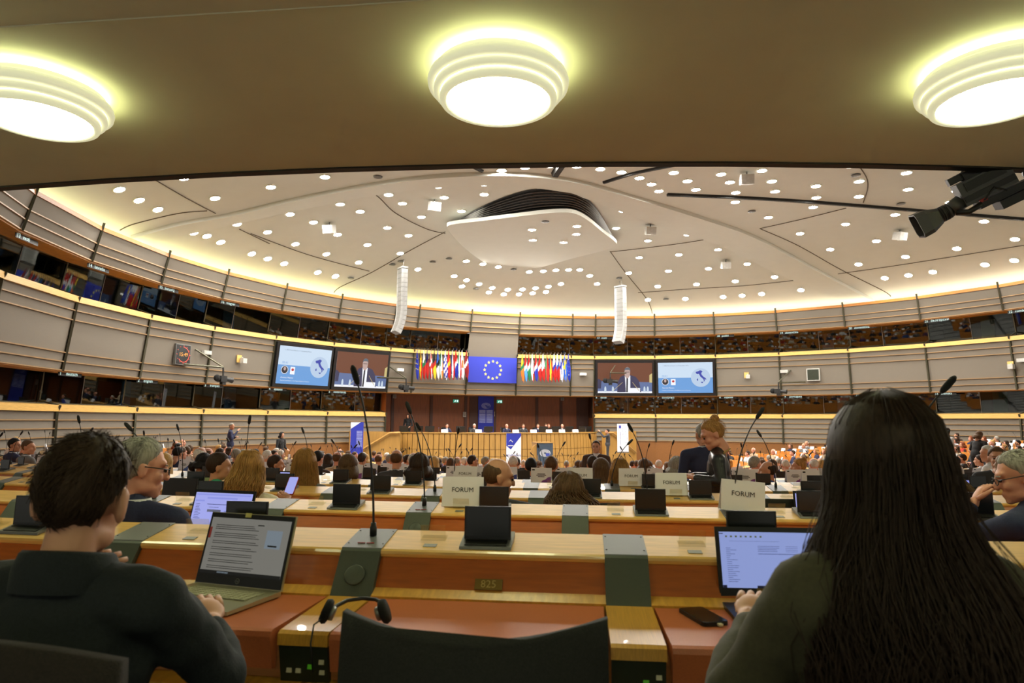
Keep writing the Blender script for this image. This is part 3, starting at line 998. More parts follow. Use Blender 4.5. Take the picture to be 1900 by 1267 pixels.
far_mics = []
for v in range(6):
    a, b, c = mic_meshes(*((-0.25, 0.1, 0.42), (0.3, 0.1, 0.4), (-0.1, -0.1, 0.44), (-0.4, 0.05, 0.36), (0.12, -0.2, 0.43), (0.45, 0.0, 0.34))[v])
    mb = MB()
    for q in (a, b, c):
        n = len(mb.v); mb.v += q.v
        for f in q.f:
            mb.face([n + i for i in f])
    far_mics.append(mb.mesh('microphone', True))
MIC_SPECIAL = {(0, 0): (-0.16, 0.02, 0.50), (0, 2): (0.42, 0.02, 0.47), (1, 0): (-0.20, 0.02, 0.47), (1, 2): (0.32, 0.05, 0.45), (1, -2): (-0.52, 0.0, 0.36)}
cardcount = 0
for k in range(NROW):
    R = row_R(k) + 0.085
    ph, _ = PHASE.get(k, (-7.0 - 0.63 * (k % 5), 0))
    pitch = 1.85 if k <= 3 else math.degrees(0.742 / R)
    js = []
    for j in range(-90, 200):
        ang = ph + j * pitch
        if not (-76 < ang < 112):
            continue
        M = row_M(k, ang)
        p = M.translation + Vector((0, 0, 0.9))
        px = to_px(p)
        lim = 260 if k < 5 else 120
        if px and -lim < px[0] < 1900 + lim and inhall(p):
            js.append(j)
    if not js:
        continue
    zone = 'closest to the camera' if k == 0 else ('closest to the podium' if k == NROW - 1 else 'counted from the camera')
    row = thing('desk_row', ('curved honey wood desk row with seat number plate, closest to the camera' if k == 0 else 'curved honey wood desk row, %s counted from the camera' % rowword(k)), 'desk', T(S.x, S.y, row_floor(k)), 'curved desk rows')
    rI = T(-S.x, -S.y, -row_floor(k))
    nth = {'t': 0, 'm': 0, 'c': 0, 'h': 0}
    for j in js:
        ang = ph + j * pitch
        arc = math.radians(pitch) * R
        M = row_M(k, ang)                       # plate
        Mc = row_M(k, ang + pitch / 2)          # module
        L = arc - PLW
        mic = j % 2 == 0
        Ml = rI @ M
        Mlc = rI @ Mc
        cut = SC(L + 0.004, 1, 1)
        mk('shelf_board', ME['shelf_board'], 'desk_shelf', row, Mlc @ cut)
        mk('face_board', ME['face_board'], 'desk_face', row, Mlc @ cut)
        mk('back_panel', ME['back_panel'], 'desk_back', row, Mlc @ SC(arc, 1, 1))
        mk('metal_plate', ME['plate_top'], 'plate_grey', row, Ml @ SC(PLW, 1, 1))
        pf = mk('plate_face', ME['plate_face'], 'plate_dark', row, Ml @ SC(PLW, 1, 1))
        if k <= 5:
            mk('lip_strip', ME['lip_strip'], 'divider_wood', row, Mlc @ cut)
            mk('leather_pad', ME['leather_pad'], 'leather_pad', row, Mlc @ SC(L - 0.012, 1, 1))
            mk('divider_board', ME['divider_board'], 'divider_wood', row, Ml @ SC(PLW + 0.004, 1, 1))
        if k <= 3:
            xi = (0.256 - 0.5) * arc
            mk('inlay', ME['inlay'], 'inlay_grey', row, Mlc @ T(xi, 0.035, 0.8872) @ RX(SLOPE))
            if mic:
                mk('speaker_disc', ME['speaker_disc'], 'plate_dark', row, Ml @ T(0, -0.0665, 0.805) @ RX(math.pi / 2 - 0.60))
        if k <= 1:
            for sx in (-1, 1):
                for sy, sz in ((0.03, 0.8885), (0.145, 0.9115)):
                    mk('screw', ME['screw'], 'screw', row, Ml @ T(sx * 0.06, sy, sz) @ RX(SLOPE))
            if mic:
                for sx in (-0.5, 0.5):
                    mk('status_bar', ME['status_bar'], 'red_label', row, Ml @ T(sx * 0.032, 0.032, 0.8905) @ RX(SLOPE))
        if k == 0:
            cpn = mk('control_panel', ME['control_panel'], 'panel_dark', row, Ml @ SC(PLW, 1, 1))
            for bx, bz, m in ((-0.042, 0.636, 'button_ivory'), (-0.016, 0.636, 'button_ivory'), (0.018, 0.648, 'button_green'), (0.05, 0.662, 'button_ivory'), (0.05, 0.634, 'button_ivory')):
                mk('button', ME['button'], m, row, Ml @ T(bx, -0.4465 + (0.705 - bz) * 0.21, bz) @ RX(math.pi / 2 - 0.2))
            mk('front_rail', ME['front_rail'], 'divider_wood', row, Mlc @ SC(arc, 1, 1))
            npm = MB(); npm.box((0, 0, 0), (0.088, 0.004, 0.034))
            npl = mk('seat_number_plate', npm, 'brass_plate', row, Mlc @ T(0.0, -0.0535, 0.787) @ RX(-0.56))
            if j == 0:
                mk('lettering', text_mesh('825', 0.034), 'brass_text', npl, T(0, -0.0025, 0) @ RX(math.pi / 2))
            elif j in (-1, 1, 2, -2):
                mk('lettering', text_mesh(str(825 + j), 0.034), 'brass_text', npl, T(0, -0.0025, 0) @ RX(math.pi / 2))
        # things standing on the row
        q = to_px(Mc @ Vector((0, 0, 0.9)))
        SEATS.append((k, j, Mc, arc, q))
        if q and -40 < q[0] < 1940:
            onr = 'on the %s desk row from the camera' % rowword(k)
            hasT = k <= 3 or rnd.random() < (0.8 if k < 9 else 0.3)
            if hasT:
                nth['t'] += 1
                term_at(Mc @ T((0.474 - 0.5) * arc, 0.012, 0.8835) @ RX(SLOPE), k, 'black voting terminal %s, %s from left' % (onr, ordw(nth['t'])))
            if k <= 3:
                nth['h'] += 1
                hd = mk('card_holder', ME['holder'], 'acrylic', None, Mc @ T((0.256 - 0.5) * arc, 0.075, 0.8955) @ RX(SLOPE))
                tag(hd, 'clear acrylic card holder %s, %s from left' % (onr, ordw(nth['h'])), 'card holder', 'acrylic card holders')
            if k >= 4 and rnd.random() < ((0.85 if q[0] < 1250 else 0.65) if k < 9 else 0.46):
                nth['c'] += 1
                big = k <= 4 and rnd.random() < 0.4
                cd = thing('name_card', 'white name card %s, %s from left' % (onr, ordw(nth['c'])), 'card', Mc @ T((0.2 - 0.5) * arc, 0.06, 0.893) @ RX(SLOPE) @ RZ(rnd.uniform(-0.08, 0.08)) @ RX(-0.12) @ SC(1.22), 'name cards on the desk rows')
                mk('card_sheet', ME['card'], 'paper', cd)
                fr = T(0, -0.003, 0) @ RX(-math.atan2(0.027, 0.13))
                if k < 9:
                    mk('printed_text', ME['card_lines'], 'print_black', cd, fr)
                mk('printed_wave', ME['wave1'], rnd.choice(['print_blue', 'print_blue', 'print_blue', 'print_purple']), cd, fr)
        if mic and k >= 0 and q:
            qm = to_px(M @ Vector((0, 0, 0.9)))
            if qm and -60 < qm[0] < 1960 and (k <= 3 or rnd.random() < 0.8):
                nth['m'] += 1
                Mm = M @ T(0.0, 0.105, 0.9015)
                lb = 'black gooseneck microphone on the %s desk row from the camera, %s from the left' % (rowword(k), ordw(nth['m']))
                if k <= 2:
                    sp_ = MIC_SPECIAL.get((k, j), (rnd.uniform(-0.35, 0.35), rnd.uniform(-0.1, 0.1), rnd.uniform(0.4, 0.46)))
                    t = thing('microphone', lb, 'microphone', Mm, 'gooseneck microphones')
                    a, b, c = mic_meshes(*sp_)
                    mk('microphone_base', a, 'black_plastic', t, None, True)
                    mk('gooseneck', b, 'black_plastic', t, None, True)
                    mk('foam_windshield', c, 'black_foam', t, None, True)
                else:
                    tag(mk('microphone', rnd.choice(far_mics), 'black_plastic', None, Mm), lb, 'microphone', 'gooseneck microphones')

# large FORUM cards
FORUM = [(1, 857, 0.0, 'in front of the bald man'), (1, 1379, -0.09, 'tilted, below the standing woman in leather'), (2, 1247, 0.0, 'beside a black terminal near the standing woman'), (3, 1172, 0.0, 'next to the long-haired blond woman'), (3, 862, 0.0, 'partly hidden behind the bald man'), (3, 1077, 0.0, 'left of the long-haired blond woman')]
for k, px, tilt, lb in FORUM:
    best = min((s for s in SEATS if s[0] == k and s[4]), key=lambda s: abs(to_px(s[2] @ Vector(((0.256 - 0.5) * s[3], 0.08, 0.9)))[0] - px))
    Mc, arc = best[2], best[3]
    xs = (0.256 - 0.5) * arc
    for _ in range(20):
        d = to_px(Mc @ Vector((xs, 0.08, 0.9)))
        xs += (px - d[0]) / F_PX * d[2]
    cd = thing('forum_card', 'large white card printed forum, %s' % lb, 'card', Mc @ T(xs, 0.082, 0.905) @ RY(-tilt))
    mk('card_sheet', ME['card_big'], 'paper', cd)
    mk('lettering', text_mesh('FORUM', 0.036), 'print_black', cd, T(0.0, -0.0035, 0) @ RX(-CSL) @ T(0, -0.0005, 0.088) @ RX(math.pi / 2))

# ================================================================== PEOPLE
def sst(x, a, b):
    t = min(1.0, max(0.0, (x - a) / (b - a)))
    return t * t * (3 - 2 * t)


SK = (0.075, 0.096, 0.091)
SKC = Vector((0, -0.012, 0.03))


def add_head(mb, H, ear=1.0):
    """head blobs around the head centre, facing +y; H places it"""
    def e(c, r, rot=None):
        c = H @ Vector(c)
        R = H.to_3x3().normalized()
        mb.ball(c, r, 14, 10, R @ rot if rot else R)
    e(SKC, SK)
    e((0, 0.026, -0.03), (0.058, 0.064, 0.075))
    e((0, 0.040, -0.072), (0.047, 0.048, 0.046))
    e((0, 0.072, -0.102), (0.022, 0.022, 0.02))
    e((0, 0.072, 0.028), (0.052, 0.024, 0.02))
    for s in (-1, 1):
        e((s * 0.034, 0.060, -0.032), (0.025, 0.026, 0.024))
        e((s * 0.036, 0.015, -0.075), (0.022, 0.048, 0.028))
        e((s * (0.077 + 0.012 * (ear - 1)), -0.012, -0.012), (0.010 * ear, 0.020 * ear, 0.033 * ear), Matrix.Rotation(s * 0.35 * ear, 3, 'Z'))
        e((s * (0.080 + 0.012 * (ear - 1)), -0.016, 0.006), (0.009 * ear, 0.017 * ear, 0.015 * ear))
    e((0, 0.100, -0.022), (0.012, 0.022, 0.022))
    e((0, 0.094, 0.004), (0.009, 0.014, 0.026))
    e((0, 0.109, -0.034), (0.016, 0.014, 0.011))
    e((0, 0.088, -0.066), (0.024, 0.012, 0.007))
    e((0, 0.086, -0.079), (0.020, 0.012, 0.008))
    mb.capsule(H @ Vector((0, -0.022, -0.05)), H @ Vector((0, -0.036, -0.15)), 0.048, 0.050)


def hairline(az):
    a = abs(math.degrees(az))
    zf, zt, zs, zb = 0.078, 0.055, 0.002, -0.075
    if a < 40:
        return zf
    if a < 75:
        return zf + (zt - 0.02 - zf) * (a - 40) / 35
    if a < 95:
        return 0.035 + (-0.03 - 0.035) * (a - 75) / 20
    if a < 120:
        return -0.03 + (zs - -0.03) * 0 - 0.02 * (a - 95) / 25
    return -0.05 + (zb + 0.05) * min(1, (a - 120) / 30)


def hair_cap(mb, infl=1.1, amp=0.02, lump=7, top_bald=False, seed=1, na=36, ne=22, front=0.0, long=False, laz=60, nape=0.0, ear=0.0):
    rr = random.Random(seed)
    ph = [rr.uniform(0, 6.28) for _ in range(8)]
    rings = []
    for b in range(ne + 1):
        el = math.pi * (0.015 + 0.97 * b / ne) - math.pi / 2
        ring = []
        for s in range(na):
            az = 2 * math.pi * s / na
            d = Vector((math.cos(el) * math.sin(az), math.cos(el) * math.cos(az), math.sin(el)))
            p = Vector((SK[0] * d.x, SK[1] * d.y, SK[2] * d.z))
            azz = math.atan2(d.x, d.y)
            zl = hairline(azz) - front * max(0, math.cos(azz)) - nape * sst(abs(azz), 1.9, 2.4)
            if long and abs(azz) > math.radians(laz):
                zl = -0.12
            if ear and 1.1 < abs(azz) < 2.1:
                zl += ear * math.sin((abs(azz) - 1.1) / 1.0 * math.pi)
            w = sst(p.z + SKC.z - zl, -0.014, 0.014)
            if long:
                p.x *= 1.10
            if top_bald:
                w *= 1 - sst(p.z + SKC.z, 0.03 + 0.03 * sst(abs(azz), 1.8, 2.8), 0.10)
                w *= sst(abs(azz), 1.3, 1.7)
            n = math.sin(lump * azz + ph[0] + 3 * el) * 0.5 + math.sin(lump * 2.3 * azz + ph[1]) * 0.3 + math.sin(5 * el + ph[2] + 2 * azz) * 0.4
            f = 0.90 + (infl + amp * n - 0.90) * w
            ring.append(SKC + p * f)
        rings.append(ring)
    mb.loft(rings)


def curtain_pt(th, t, L, spread=0.03, depth=0.0, wave=0.0, seed=0):
    """point on long hair; th from the back (0) to +-130 deg, t 0 at ear height .. 1 at the tips"""
    z = 0.045 - (L + 0.045) * t
    rx = 0.090 + spread * sst(t, 0.1, 0.6) - 0.02 * sst(t, 0.75, 1)
    ry = 0.106 + 0.4 * spread * sst(t, 0.2, 0.7) + depth * t
    cy = -0.012 - 0.035 * sst(t, 0.25, 0.7)
    k = 1 + wave * math.sin(9 * th + seed + 6 * t)
    return Vector((rx * k * math.sin(th), cy - ry * k * math.cos(th), z))


def hair_long(mb, L=0.3, spread=0.03, wave=0.03, seed=0, half=125, n=16):
    rings = []
    for a in range(n + 1):
        t = a / n
        h = math.radians(half - 22 * t)
        out = [curtain_pt(-h + 2 * h * s / 20, t, L, spread, 0, wave, seed) for s in range(21)]
        inn = [curtain_pt(h - 2 * h * s / 20, t, L, spread, 0, wave, seed) * 1 for s in range(21)]
        f = 0.72
        inn = [Vector((p.x * f, (p.y + 0.012) * f - 0.012, p.z)) for p in inn]
        rings.append(out + inn)
    mb.loft(rings)


def strands(mb, L, spread, n, seed, rad=0.0012, half=130, wave=0.012, off=1.03):
    rr = random.Random(seed)
    for _ in range(n):
        th = math.radians(rr.uniform(-half, half))
        o = off + rr.uniform(-0.02, 0.07)
        ph = rr.uniform(0, 6.28)
        fr = rr.uniform(4, 9)
        endt = rr.uniform(0.75, 1.06)
        pts = []
        for i in range(4):
            el = math.radians(80 - 26 * i)
            d = Vector((math.cos(el) * math.sin(th), -math.cos(el) * math.cos(th), math.sin(el)))
            pts.append(SKC + Vector((SK[0] * d.x, SK[1] * d.y, SK[2] * d.z)) * 1.1 * o)
        drift = rr.uniform(-0.25, 0.25)
        for i in range(1, 10):
            t = endt * i / 9
            p = curtain_pt(th + drift * t + wave * 6 * math.sin(fr * t + ph) * t, t, L, spread)
            k = o + wave * math.sin(fr * 1.7 * t + ph)
            pts.append(Vector((p.x * k, (p.y + 0.012) * k - 0.012, p.z)))
        mb.tube(pts, [rad] * (len(pts) - 1) + [rad * 0.3], 3)


def tufts(mb, n, seed, length=0.04, infl=1.15, rad=0.0013, lift=0.12):
    rr = random.Random(seed)
    for _ in range(n):
        az = rr.uniform(-math.pi, math.pi)
        el = math.asin(rr.uniform(-0.75, 1))
        d = Vector((math.cos(el) * math.sin(az), math.cos(el) * math.cos(az), math.sin(el)))
        p = Vector((SK[0] * d.x, SK[1] * d.y, SK[2] * d.z))
        if p.z + SKC.z < hairline(az) + 0.012 + (0.05 if 1.1 < abs(az) < 2.1 else 0):
            continue
        p0 = SKC + p * (infl - 0.03)
        tang = Vector((0.5 * math.sin(3 * az + 2) + rr.uniform(-0.3, 0.3), -0.5 + rr.uniform(-0.3, 0.3), -0.8 + 0.8 * max(0, d.z)))
        tang = (tang - d * tang.dot(d)).normalized()
        l = length * rr.uniform(0.6, 1.3)
        mb.tube([p0, p0 + tang * l * 0.5 + d * l * lift * 0.6, p0 + tang * l + d * l * lift * rr.uniform(0.2, 1.2)], [rad, rad * 0.8, rad * 0.2], 3)


def hair_mesh(style, seed=1, extra=0, L=None):
    mb = MB()
    if style == 'short':
        hair_cap(mb, 1.11, 0.02, 7, seed=seed)
    elif style == 'messy':
        hair_cap(mb, 1.14, 0.05, 6, seed=seed, na=56, ne=34, nape=0.035, ear=0.05)
        tufts(mb, extra or 300, seed)
    elif style == 'textured':
        hair_cap(mb, 1.08, 0.03, 7, seed=seed, na=48, ne=30, nape=0.02)
        tufts(mb, extra or 900, seed, 0.035, 1.08, 0.0013, 0.10)
    elif style == 'crop':
        hair_cap(mb, 1.05, 0.008, 9, seed=seed)
    elif style == 'bald':
        hair_cap(mb, 1.035, 0.010, 9, top_bald=True, seed=seed, na=48, ne=32)
    elif style == 'long':
        hair_cap(mb, 1.12, 0.015, 5, seed=seed, long=True)
        hair_long(mb, L or 0.33, 0.035, 0.045, seed)
        if extra:
            strands(mb, L or 0.33, 0.035, extra, seed, 0.0024, wave=0.03)
    elif style == 'bob':
        hair_cap(mb, 1.14, 0.02, 6, seed=seed, long=True)
        hair_long(mb, L or 0.13, 0.03, 0.03, seed)
        if extra:
            strands(mb, L or 0.13, 0.03, extra, seed, 0.0024, wave=0.03)
    elif style == 'curly':
        hair_cap(mb, 1.24, 0.09, 9, seed=seed, na=48, ne=30, long=True)
        hair_long(mb, L or 0.10, 0.05, 0.09, seed)
        if extra:
            strands(mb, L or 0.12, 0.06, extra, seed, 0.0042, wave=0.10, off=1.10)
    elif style == 'bun':
        hair_cap(mb, 1.10, 0.025, 8, seed=seed)
        mb.ball((0, -0.075, 0.115), (0.045, 0.042, 0.04), 12, 8)
        mb.ball((0.02, -0.095, 0.10), (0.026, 0.026, 0.026), 8, 6)
        mb.ball((-0.025, -0.085, 0.125), (0.024, 0.024, 0.024), 8, 6)
        if extra:
            tufts(mb, extra, seed, 0.05, 1.10, 0.0015, 0.4)
    return mb.mesh('hair', True)


def add_fingers(mb, wrist, direc, normal, side, curl=0.5, rs=1.0):
    """five finger tubes on a palm; direc: from wrist to knuckles; normal: back of the hand"""
    d = Vector(direc).normalized()
    n = Vector(normal)
    n = (n - d * n.dot(d)).normalized()
    x = d.cross(n) * side            # towards the thumb
    w = Vector(wrist)
    for i, (off, ln) in enumerate(((0.030, 0.072), (0.010, 0.080), (-0.010, 0.074), (-0.029, 0.058))):
        k = w + d * 0.082 + x * off
        sp = x * (off * 0.45)
        pts = [k - d * 0.02, k]
        ang = curl * 0.5
        p = k
        for seg in (0.45, 0.32, 0.23):
            p = p + ((d + sp * 4) * math.cos(ang) - n * math.sin(ang)).normalized() * ln * seg
            pts.append(p)
            ang += curl * 0.9
        mb.tube(pts, [0.009, 0.0095, 0.0085, 0.0078, 0.0055], 8)
    k = w + d * 0.025 + x * 0.030
    mb.tube([k - x * 0.012, k + x * 0.012 + d * 0.016, k + x * 0.024 + d * 0.045 - n * 0.008 * curl, k + x * 0.022 + d * 0.07 - n * 0.02 * curl], [0.013, 0.012, 0.010, 0.007], 8)


def join_meshes(a, mb):
    """append builder geometry to a finished mesh (same object)"""
    bm = bmesh.new()
    bm.from_mesh(a)
    t = mb.mesh('tmp', True)
    bm.from_mesh(t)
    bm.to_mesh(a)
    bm.free()
    bpy.data.meshes.remove(t)
    a.polygons.foreach_set('use_smooth', [True] * len(a.polygons))
    return a


DEF = dict(head=(0, 0.02, 1.17), hyaw=0, hpitch=0, hroll=0, sh=0.185, chest=(0, 0, 0.80), elbL=(-0.27, 0.08, 0.70), elbR=(0.27, 0.08, 0.70), wrL=(-0.13, 0.34, 0.77), wrR=(0.13, 0.34, 0.77), stand=False, hands=True, fat=1.0, lean=0.0, palmL=None, palmR=None, curl=0.5, vox=0.014, jvox=0.018, puff=1.0)


def body_meshes(**kw):
    p = dict(DEF)
    p.update(kw)
    hz = 0.47 if not p['stand'] else 0.95
    dz = hz - 0.47
    hd = Vector(p['head'])
    H = T(hd) @ RZ(math.radians(p['hyaw'])) @ RX(math.radians(-p['hpitch'])) @ RY(math.radians(p['hroll']))
    V = Vector
    nb = hd + V((0, -0.03, -p.get('neck', 0.18)))                        # neck base
    shz = nb.z - 0.035
    shl, shr = V((-p['sh'] + nb.x, nb.y + 0.0, shz)), V((p['sh'] + nb.x, nb.y + 0.0, shz))
    hip = V((0, 0, hz))
    fat = p['fat']
    mid = (nb + hip) / 2
    body, jac = MB(), MB()
    add_head(body, H, p.get('ear', 1.0))
    body.capsule(H @ V((0, -0.036, -0.13)), nb + V((0, 0.0, -0.08)), 0.050, 0.075)
    body.ball(mid, (0.12, 0.09, abs(nb.z - hip.z) / 2 - 0.02))
    body.capsule(shl, shr, 0.05, 0.05)
    body.ball(nb + V((0, 0, -0.10)), (0.13, 0.08, 0.10))
    for s in (-1, 1):
        if p['stand']:
            body.capsule((s * 0.06, 0, hz), (s * 0.095, 0.02, 0.5), 0.06, 0.045)
            body.capsule((s * 0.095, 0.02, 0.5), (s * 0.095, -0.02, 0.05), 0.045, 0.036)
        else:
            body.capsule((s * 0.06, 0.0, 0.50), (s * 0.13, 0.36, 0.47), 0.06, 0.045)
            body.capsule((s * 0.13, 0.36, 0.47), (s * 0.13, 0.32, 0.06), 0.045, 0.036)
    j = p['puff']
    # torso clothing
    ch = nb.lerp(hip, 0.30)
    R_ = (nb - hip)
    rot = R_.to_track_quat('Z', 'Y').to_matrix()
    rot = Matrix.Identity(3)
    jac.ball(ch, (0.165 * fat * j, 0.115 * fat * j, 0.17))
    jac.ball(nb.lerp(hip, 0.62), (0.152 * fat * j, 0.118 * fat * j, 0.19))
    jac.ball(hip + V((0, 0.01, 0.02)), (0.168 * fat * j, 0.135 * fat * j, 0.15))
    jac.capsule(shl + V((0.03, 0, 0)), shr - V((0.03, 0, 0)), 0.066 * j, 0.066 * j)
    for s in (shl, shr):
        jac.capsule(nb + V((0, 0, 0.0)), s + V((0, 0, 0.0)), 0.062, 0.062 * j)
    jac.capsule(nb + V((0, -0.01, -0.04)), nb + V((0, -0.012, 0.012)), 0.085, 0.070)
    for sd, sh_, el, wr, pn in ((-1, shl, V(p['elbL']), V(p['wrL']), p['palmL']), (1, shr, V(p['elbR']), V(p['wrR']), p['palmR'])):
        el = el + V((0, 0, dz)) if not p.get('abs') else el
        wr = wr + V((0, 0, dz)) if not p.get('abs') else wr
        jac.capsule(sh_, el, 0.060 * j, 0.047 * j)
        fa = (wr - el).normalized()
        jac.capsule(el, wr - fa * 0.03, 0.048 * j, 0.036)
        body.capsule(el, wr, 0.032, 0.026)
        body.capsule(sh_, el, 0.04, 0.035)
        if p['hands']:
            nn = V(pn) if pn else V((0, 0, 1))
            nn = (nn - fa * nn.dot(fa)).normalized()
            xx = fa.cross(nn)
            Rm = Matrix((xx, fa, nn)).transposed()
            body.ball(wr + fa * 0.048, (0.040, 0.050, 0.016), 12, 8, Rm)
    # legs
    if p['stand']:
        for s in (-1, 1):
            jac.capsule((s * 0.09, 0, hz), (s * 0.095, 0.02, 0.5), 0.088, 0.06)
            jac.capsule((s * 0.095, 0.02, 0.5), (s * 0.095, -0.01, 0.09), 0.062, 0.045)
            body.capsule((s * 0.095, -0.02, 0.05), (s * 0.10, 0.12, 0.035), 0.04, 0.035)
    else:
        for s in (-1, 1):
            jac.capsule((s * 0.10, 0.02, 0.46), (s * 0.13, 0.36, 0.47), 0.085, 0.062)
            jac.capsule((s * 0.13, 0.38, 0.47), (s * 0.13, 0.34, 0.10), 0.06, 0.045)
            body.capsule((s * 0.13, 0.30, 0.06), (s * 0.13, 0.42, 0.04), 0.038, 0.032)
    bme = remesh(body, p['vox'], 1, 'body')
    if p['hands']:
        f = MB()
        for sd, el, wr, pn in ((-1, V(p['elbL']), V(p['wrL']), p['palmL']), (1, V(p['elbR']), V(p['wrR']), p['palmR'])):
            if not p.get('abs'):
                el, wr = el + V((0, 0, dz)), wr + V((0, 0, dz))
            add_fingers(f, wr, wr - el, pn or (0, 0, 1), -sd, p['curl'])
        bme = join_meshes(bme, f)
    jme = remesh(jac, p['jvox'], 2, 'clothing')
    return dict(body=bme, jac=jme, H=H, nb=nb)


mb = MB(); mb.lathe([(0.066, -0.035), (0.068, 0.0), (0.063, 0.022), (0.058, 0.02), (0.06, -0.035)], 20, caps=False); COLLAR = mb.mesh('shirt_collar', True)
mb = MB(); mb.ball((0, 0, 0), (0.011, 0.008, 0.008), 8, 6); EYE = mb.mesh('eye', True)
mb = MB(); mb.box((0, 0, 0), (0.034, 0.010, 0.006)); BROW = mb.mesh('eyebrow')
gl = MB()
for s in (-1, 1):
    gl.tube([(s * 0.034 + 0.023 * math.cos(q), 0.108 - 0.010 * abs(math.cos(q)) * (1 if s * math.cos(q) > 0 else 0), -0.002 + 0.017 * math.sin(q)) for q in (2 * math.pi * i / 14 for i in range(15))], 0.0022, 5)
    gl.tube([(s * 0.058, 0.098, 0.004), (s * 0.080, 0.06, 0.006), (s * 0.086, -0.01, 0.008)], 0.0024, 5)
gl.tube([(-0.011, 0.112, 0.002), (0, 0.116, 0.005), (0.011, 0.112, 0.002)], 0.002, 5)
GLASSES = gl.mesh('glasses', True)


def person(label, M, B, hair=None, hcol='brown', cloth='navy', skin='skin', collar=None, face=False, glasses=False, group=None, hair_me=None):
    t = thing('person', label, 'person', M, group)
    mk('body', B['body'], skin, t)
    mk('clothing', B['jac'], 'cloth_' + cloth, t)
    if hair or hair_me:
        mk('hair', hair_me or HM[hair], 'hair_' + hcol.replace(' ', '_'), t, B['H'])
    if collar:
        mk('shirt_collar', COLLAR, 'cloth_' + collar, t, T(B['nb'] + Vector((0, 0.0, 0.035))))
    if face:
        for s in (-1, 1):
            mk('eye', EYE, 'eye_dark', t, B['H'] @ T(s * 0.032, 0.088, -0.002))
            mk('eyebrow', BROW, 'hair_' + hcol.replace(' ', '_'), t, B['H'] @ T(s * 0.033, 0.090, 0.020) @ RZ(-s * 0.3))
    if glasses:
        mk('glasses', GLASSES, 'black_plastic', t, B['H'])
    return t


def place(B, px, py, dist, yaw):
    """root matrix so that the head centre lands on the line of sight at that distance"""
    P = un_d(px, py, dist)
    h = B['H'].translation
    R = RZ(math.radians(yaw))
    return T(P) @ R @ T(-h)


HM = {s: hair_mesh(s, 3) for s in ('short', 'crop', 'bald', 'long', 'bob', 'curly', 'bun')}

# ---------------------------------------------------------------- the two people in front
ZPAD_ = row_floor(0) + 0.746
_hd = Vector((0.03, 0.06, 1.15))
_root = T(un_d(158, 925, 1.46)) @ RZ(math.radians(-6)) @ T(-_hd)
_wr = _root.inverted() @ un_z(392, 1156, ZPAD_ + 0.06)
_el = _root.inverted() @ un_d(412, 1256, 1.60)
Bm = body_meshes(head=tuple(_hd), hyaw=12, hpitch=8, hroll=2, sh=0.185, elbL=(-0.22, 0.22, 0.70), wrL=(-0.06, 0.17, 0.905), elbR=tuple(_el), wrR=tuple(_wr), palmL=(-0.3, -0.9, 0.1), palmR=(0.2, -0.1, 1), curl=0.55, vox=0.0075, jvox=0.010, fat=1.06, puff=1.12, neck=0.165, ear=1.18)
hm = hair_mesh('messy', 5, 2200)
man = person('young man with messy dark brown hair in a dark jacket at the silver laptop', place(Bm, 158, 925, 1.46, -6), Bm, None, 'dark brown', 'navy', 'skin', None, False, False, None, hm)
CLOTH_NEAR = pm('cloth_near_jacket', (22, 28, 31), 0.9, scale=200, amt=0.25, bump=0.15)
for ch in man.children:
    if ch.name.startswith('clothing'):
        ch.material_slots[0].link = 'OBJECT'
        ch.material_slots[0].material = CLOTH_NEAR
    if ch.name.startswith('hair'):
        ch.material_slots[0].link = 'OBJECT'
        ch.material_slots[0].material = MATS['hair_near_man']
# jacket collar
mb = MB()
rg = []
for r_, z_ in ((0.098, -0.045), (0.094, 0.0), (0.084, 0.028), (0.078, 0.034), (0.072, 0.028), (0.074, -0.03)):
    rg.append([(r_ * 1.05 * math.sin(q), -r_ * 0.95 * math.cos(q), z_ - 0.03 * (1 - math.cos(q)) * 0.5) for q in (math.radians(-150 + 300 * i / 28) for i in range(29))])
mb.loft(rg, caps=False, closed=False)
mk('jacket_collar', mb, 'cloth_near_jacket', man, T(Bm['nb'] + Vector((0, -0.004, 0.045))), True)


def crease(me, amp, freq, seed):
    """soft cloth folds: push the vertices along their normals"""
    from mathutils import noise
    nrm = [v.normal.copy() for v in me.vertices]
    out = []
    for v, nv in zip(me.vertices, nrm):
        c = v.co * freq + Vector((seed, 0, 0))
        n = noise.noise(Vector((c.x * 0.7, c.y * 0.7, c.z * 1.6))) + 0.5 * noise.noise(c * 2.3)
        out += list(v.co + nv * amp * n)
    me.vertices.foreach_set('co', out)
    me.update()


crease(Bm['jac'], 0.011, 9.0, 3)

Bw = body_meshes(head=(0, 0.05, 1.16), hyaw=4, hpitch=4, sh=0.165, elbL=(-0.27, 0.16, 0.70), wrL=(-0.12, 0.40, 0.80), elbR=(0.27, 0.16, 0.70), wrR=(0.10, 0.42, 0.80), vox=0.0085, jvox=0.012, fat=1.0, puff=1.15)
mb = MB()
hair_cap(mb, 1.17, 0.02, 5, seed=11, na=48, ne=30, long=True, laz=28)
hair_long(mb, 0.48, 0.085, 0.035, 2, half=135, n=22)
strands(mb, 0.50, 0.085, 900, 4, 0.0014, 138, 0.05, 1.04)
strands(mb, 0.46, 0.10, 70, 9, 0.0008, 150, 0.07, 1.10)
hw = mb.mesh('hair', True)
crease(Bw['jac'], 0.010, 8.0, 9)
woman = person('woman with very long dark brown hair in an olive green coat at the black laptop', place(Bw, 1640, 868, 1.27, 4), Bw, None, 'dark brown', 'olive', 'skin', None, False, False, None, hw)

for ch in woman.children:
    if ch.name.startswith('hair'):
        ch.material_slots[0].link = 'OBJECT'
        ch.material_slots[0].material = MATS['hair_near_woman']
